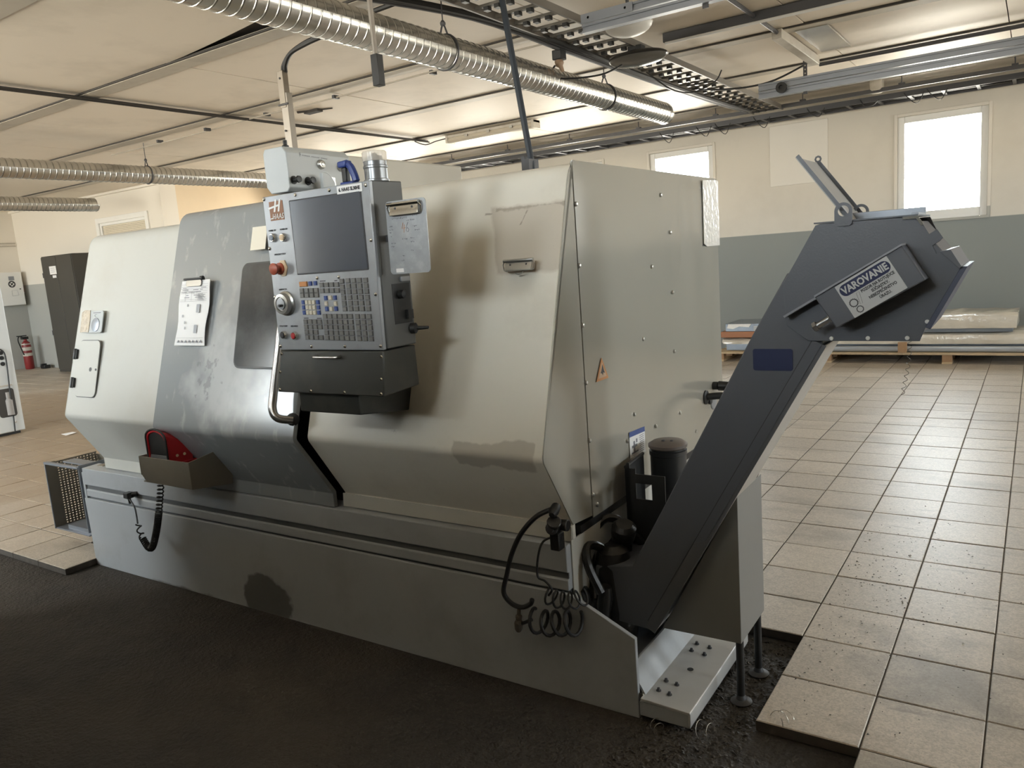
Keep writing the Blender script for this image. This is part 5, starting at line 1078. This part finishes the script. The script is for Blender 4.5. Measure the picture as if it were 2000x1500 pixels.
def pack(name, label, x0, x1, y0, y1, z0, z1, m, cat, w_=.012):
    b = MB(); nx = 18; vs = []; rn = random.Random(int(z0*1000))
    sec = [(y0, z0), (y0-.006, z0+(z1-z0)*.4), (y0+.01, z1-.02), (y0+.05, z1), (y1-.05, z1), (y1, z1-.02), (y1, z0)]
    for i in range(nx+1):
        x = x0+(x1-x0)*i/nx
        for p in sec: vs.append((x+rn.uniform(-w_, w_)*(1 if i in (0, nx) else 0), p[0]+rn.uniform(-w_, w_)*.6, p[1]+(rn.uniform(-w_, w_)*.5 if p[1] > z0 else 0)))
    n = len(sec); b.add(vs, [(i*n+j, i*n+(j+1) % n, (i+1)*n+(j+1) % n, (i+1)*n+j) for i in range(nx) for j in range(n)]+[list(range(n)), list(range(nx*n, nx*n+n))[::-1]])
    return tag(b.build(name, m), label, cat)
pack('wrapped_pack', 'plastic wrapped pack of sheets, second layer at the right of the pallet', -2.15, -.02, 9.70, 10.40, .217, .335, wrap, 'pack')
tag(MB().box(-2.1, -.2, 9.72, 10.38, .345, .385).build('metal_plate', sheet_blue, bev=.003), 'bluish plate between the two wrapped packs', 'plate')
pack('wrapped_pack', 'topmost thick pack in shiny wrinkled plastic at the right of the pallet', -2.1, -.16, 9.70, 10.36, .387, .545, wrap, 'pack', .02)
pack('plastic_bundle', 'flat bundle in clear plastic at the left end of the pallet', -3.32, -2.3, 9.70, 10.3, .217, .285, wrap, 'bundle')
tag(MB().box(-3.34, -2.4, 9.69, 10.30, .30, .375).build('brown_board', copper, bev=.006), 'reddish brown board pack at the left end of the pallet', 'board')
sb2 = thing('sheet_bundle', 'small dark bundle with shiny film on top of the brown board pack', 'bundle', (-2.9, 10, .377))
MB().box(-3.28, -2.45, 9.70, 10.28, .377, .475).build('bundle', sheet_blue, sb2, bev=.004)
MB().prism([(-3.26, .42), (-3.24, .470), (-2.95, .470), (-2.98, .43), (-3.1, .44), (-3.18, .41)], 9.69, 9.699, 'y').build('film', film, sb2, smooth=False)
for q in range(4): MB().box(-2.92, -2.8, 9.692, 9.699, .385+q*.016, .393+q*.016).build('edge_line', white_dirty, sb2, smooth=False)
# ------------------------------------------------------------------ small litter on the floor
tag(MB(Matrix.Translation((-2.5, 1.02, 0))).add([(-6.12, 3.0, .001), (-5.98, 2.98, .001), (-5.96, 3.08, .012), (-6.08, 3.1, .004), (-6.12, 3.0, .003), (-5.98, 2.98, .003), (-5.96, 3.08, .014), (-6.08, 3.1, .006)], [(0, 3, 2, 1), (4, 5, 6, 7), (0, 1, 5, 4), (1, 2, 6, 5), (2, 3, 7, 6), (3, 0, 4, 7)]).build('paper_scrap', paper, smooth=False), 'small white paper scrap on the floor at the left behind the lathe', 'scrap')
rnd = random.Random(21)
cp = MB()
def flake(x, y, z, s):
    a = rnd.uniform(0, 6.28); c, q = math.cos(a)*s, math.sin(a)*s; h = rnd.uniform(.3, .9)*s
    cp.add([(x-c, y-q, z), (x+c, y+q, z), (x-q*.5, y+c*.5, z+h), (x+q*.4, y-c*.4, z+h*.4)], [(0, 1, 2), (0, 3, 1), (0, 2, 3), (1, 3, 2)])
for k in range(5200):
    x = rnd.uniform(-4.3, -.45); y = 2.12-abs(rnd.gauss(0, .28)) if rnd.random() < .7 else rnd.uniform(.9, 2.1)
    flake(x, y, -.041, rnd.uniform(.002, .006))
for k in range(2600): flake(rnd.uniform(-1.05, -.71), rnd.uniform(1.7, 2.84), -.041, rnd.uniform(.003, .011))
tag(cp.build('metal_chips', mat('dirty_chips', (.05, .042, .034), .5, metal=.2, var=.6, vscale=60), smooth=False), 'dark metal chips and grit strewn over the pit floor around the lathe', 'chips', kind='stuff')
cp = MB()
for k in range(420):
    x = -.68+abs(rnd.gauss(0, .30)); y = rnd.uniform(2.27, 3.6)+abs(rnd.gauss(0, .5)); 
    flake(x, y, .0005, rnd.uniform(.0015, .006))
tag(cp.build('tile_specks', mat('black_specks', (.03, .027, .022), .7), smooth=False), 'black specks and chips scattered on the floor tiles', 'chips', kind='stuff')
bright = mat('bright_swarf', (.45, .43, .38), .3, metal=.9)
cr = coil([(-.62, 2.33, -.02), (-.65, 2.27, .0)], .032, 2.5, 18)
tag(MB().tube(cr, .0012, 5).build('metal_curl', bright), 'bright ring of metal swarf beside the front conveyor leg', 'swarf')
tag(MB().tube(coil([(-.86, 2.17, -.03), (-.80, 2.15, -.02)], .03, 1.6, 18), .001, 5).build('metal_curl', bright), 'thin bright swarf loops in front of the step plate', 'swarf')
tag(MB(MX).tube(coil([(1.005, .28, 1.20), (1.0, .28, 1.12), (.985, .28, 1.03)], .005, 9, 10), .0009, 5).build('hanging_swarf', mat('grey_swarf', (.2, .19, .17), .4, metal=.7)), 'grey curly swarf hanging from the conveyor head', 'swarf')
tag(MB(MX).tube(coil([(.30, -.02, -.03), (.33, -.05, -.03)], .02, 1.5, 14), .001, 5).build('metal_curl', bright), 'small bright curl on the pit floor under the step plate', 'swarf')
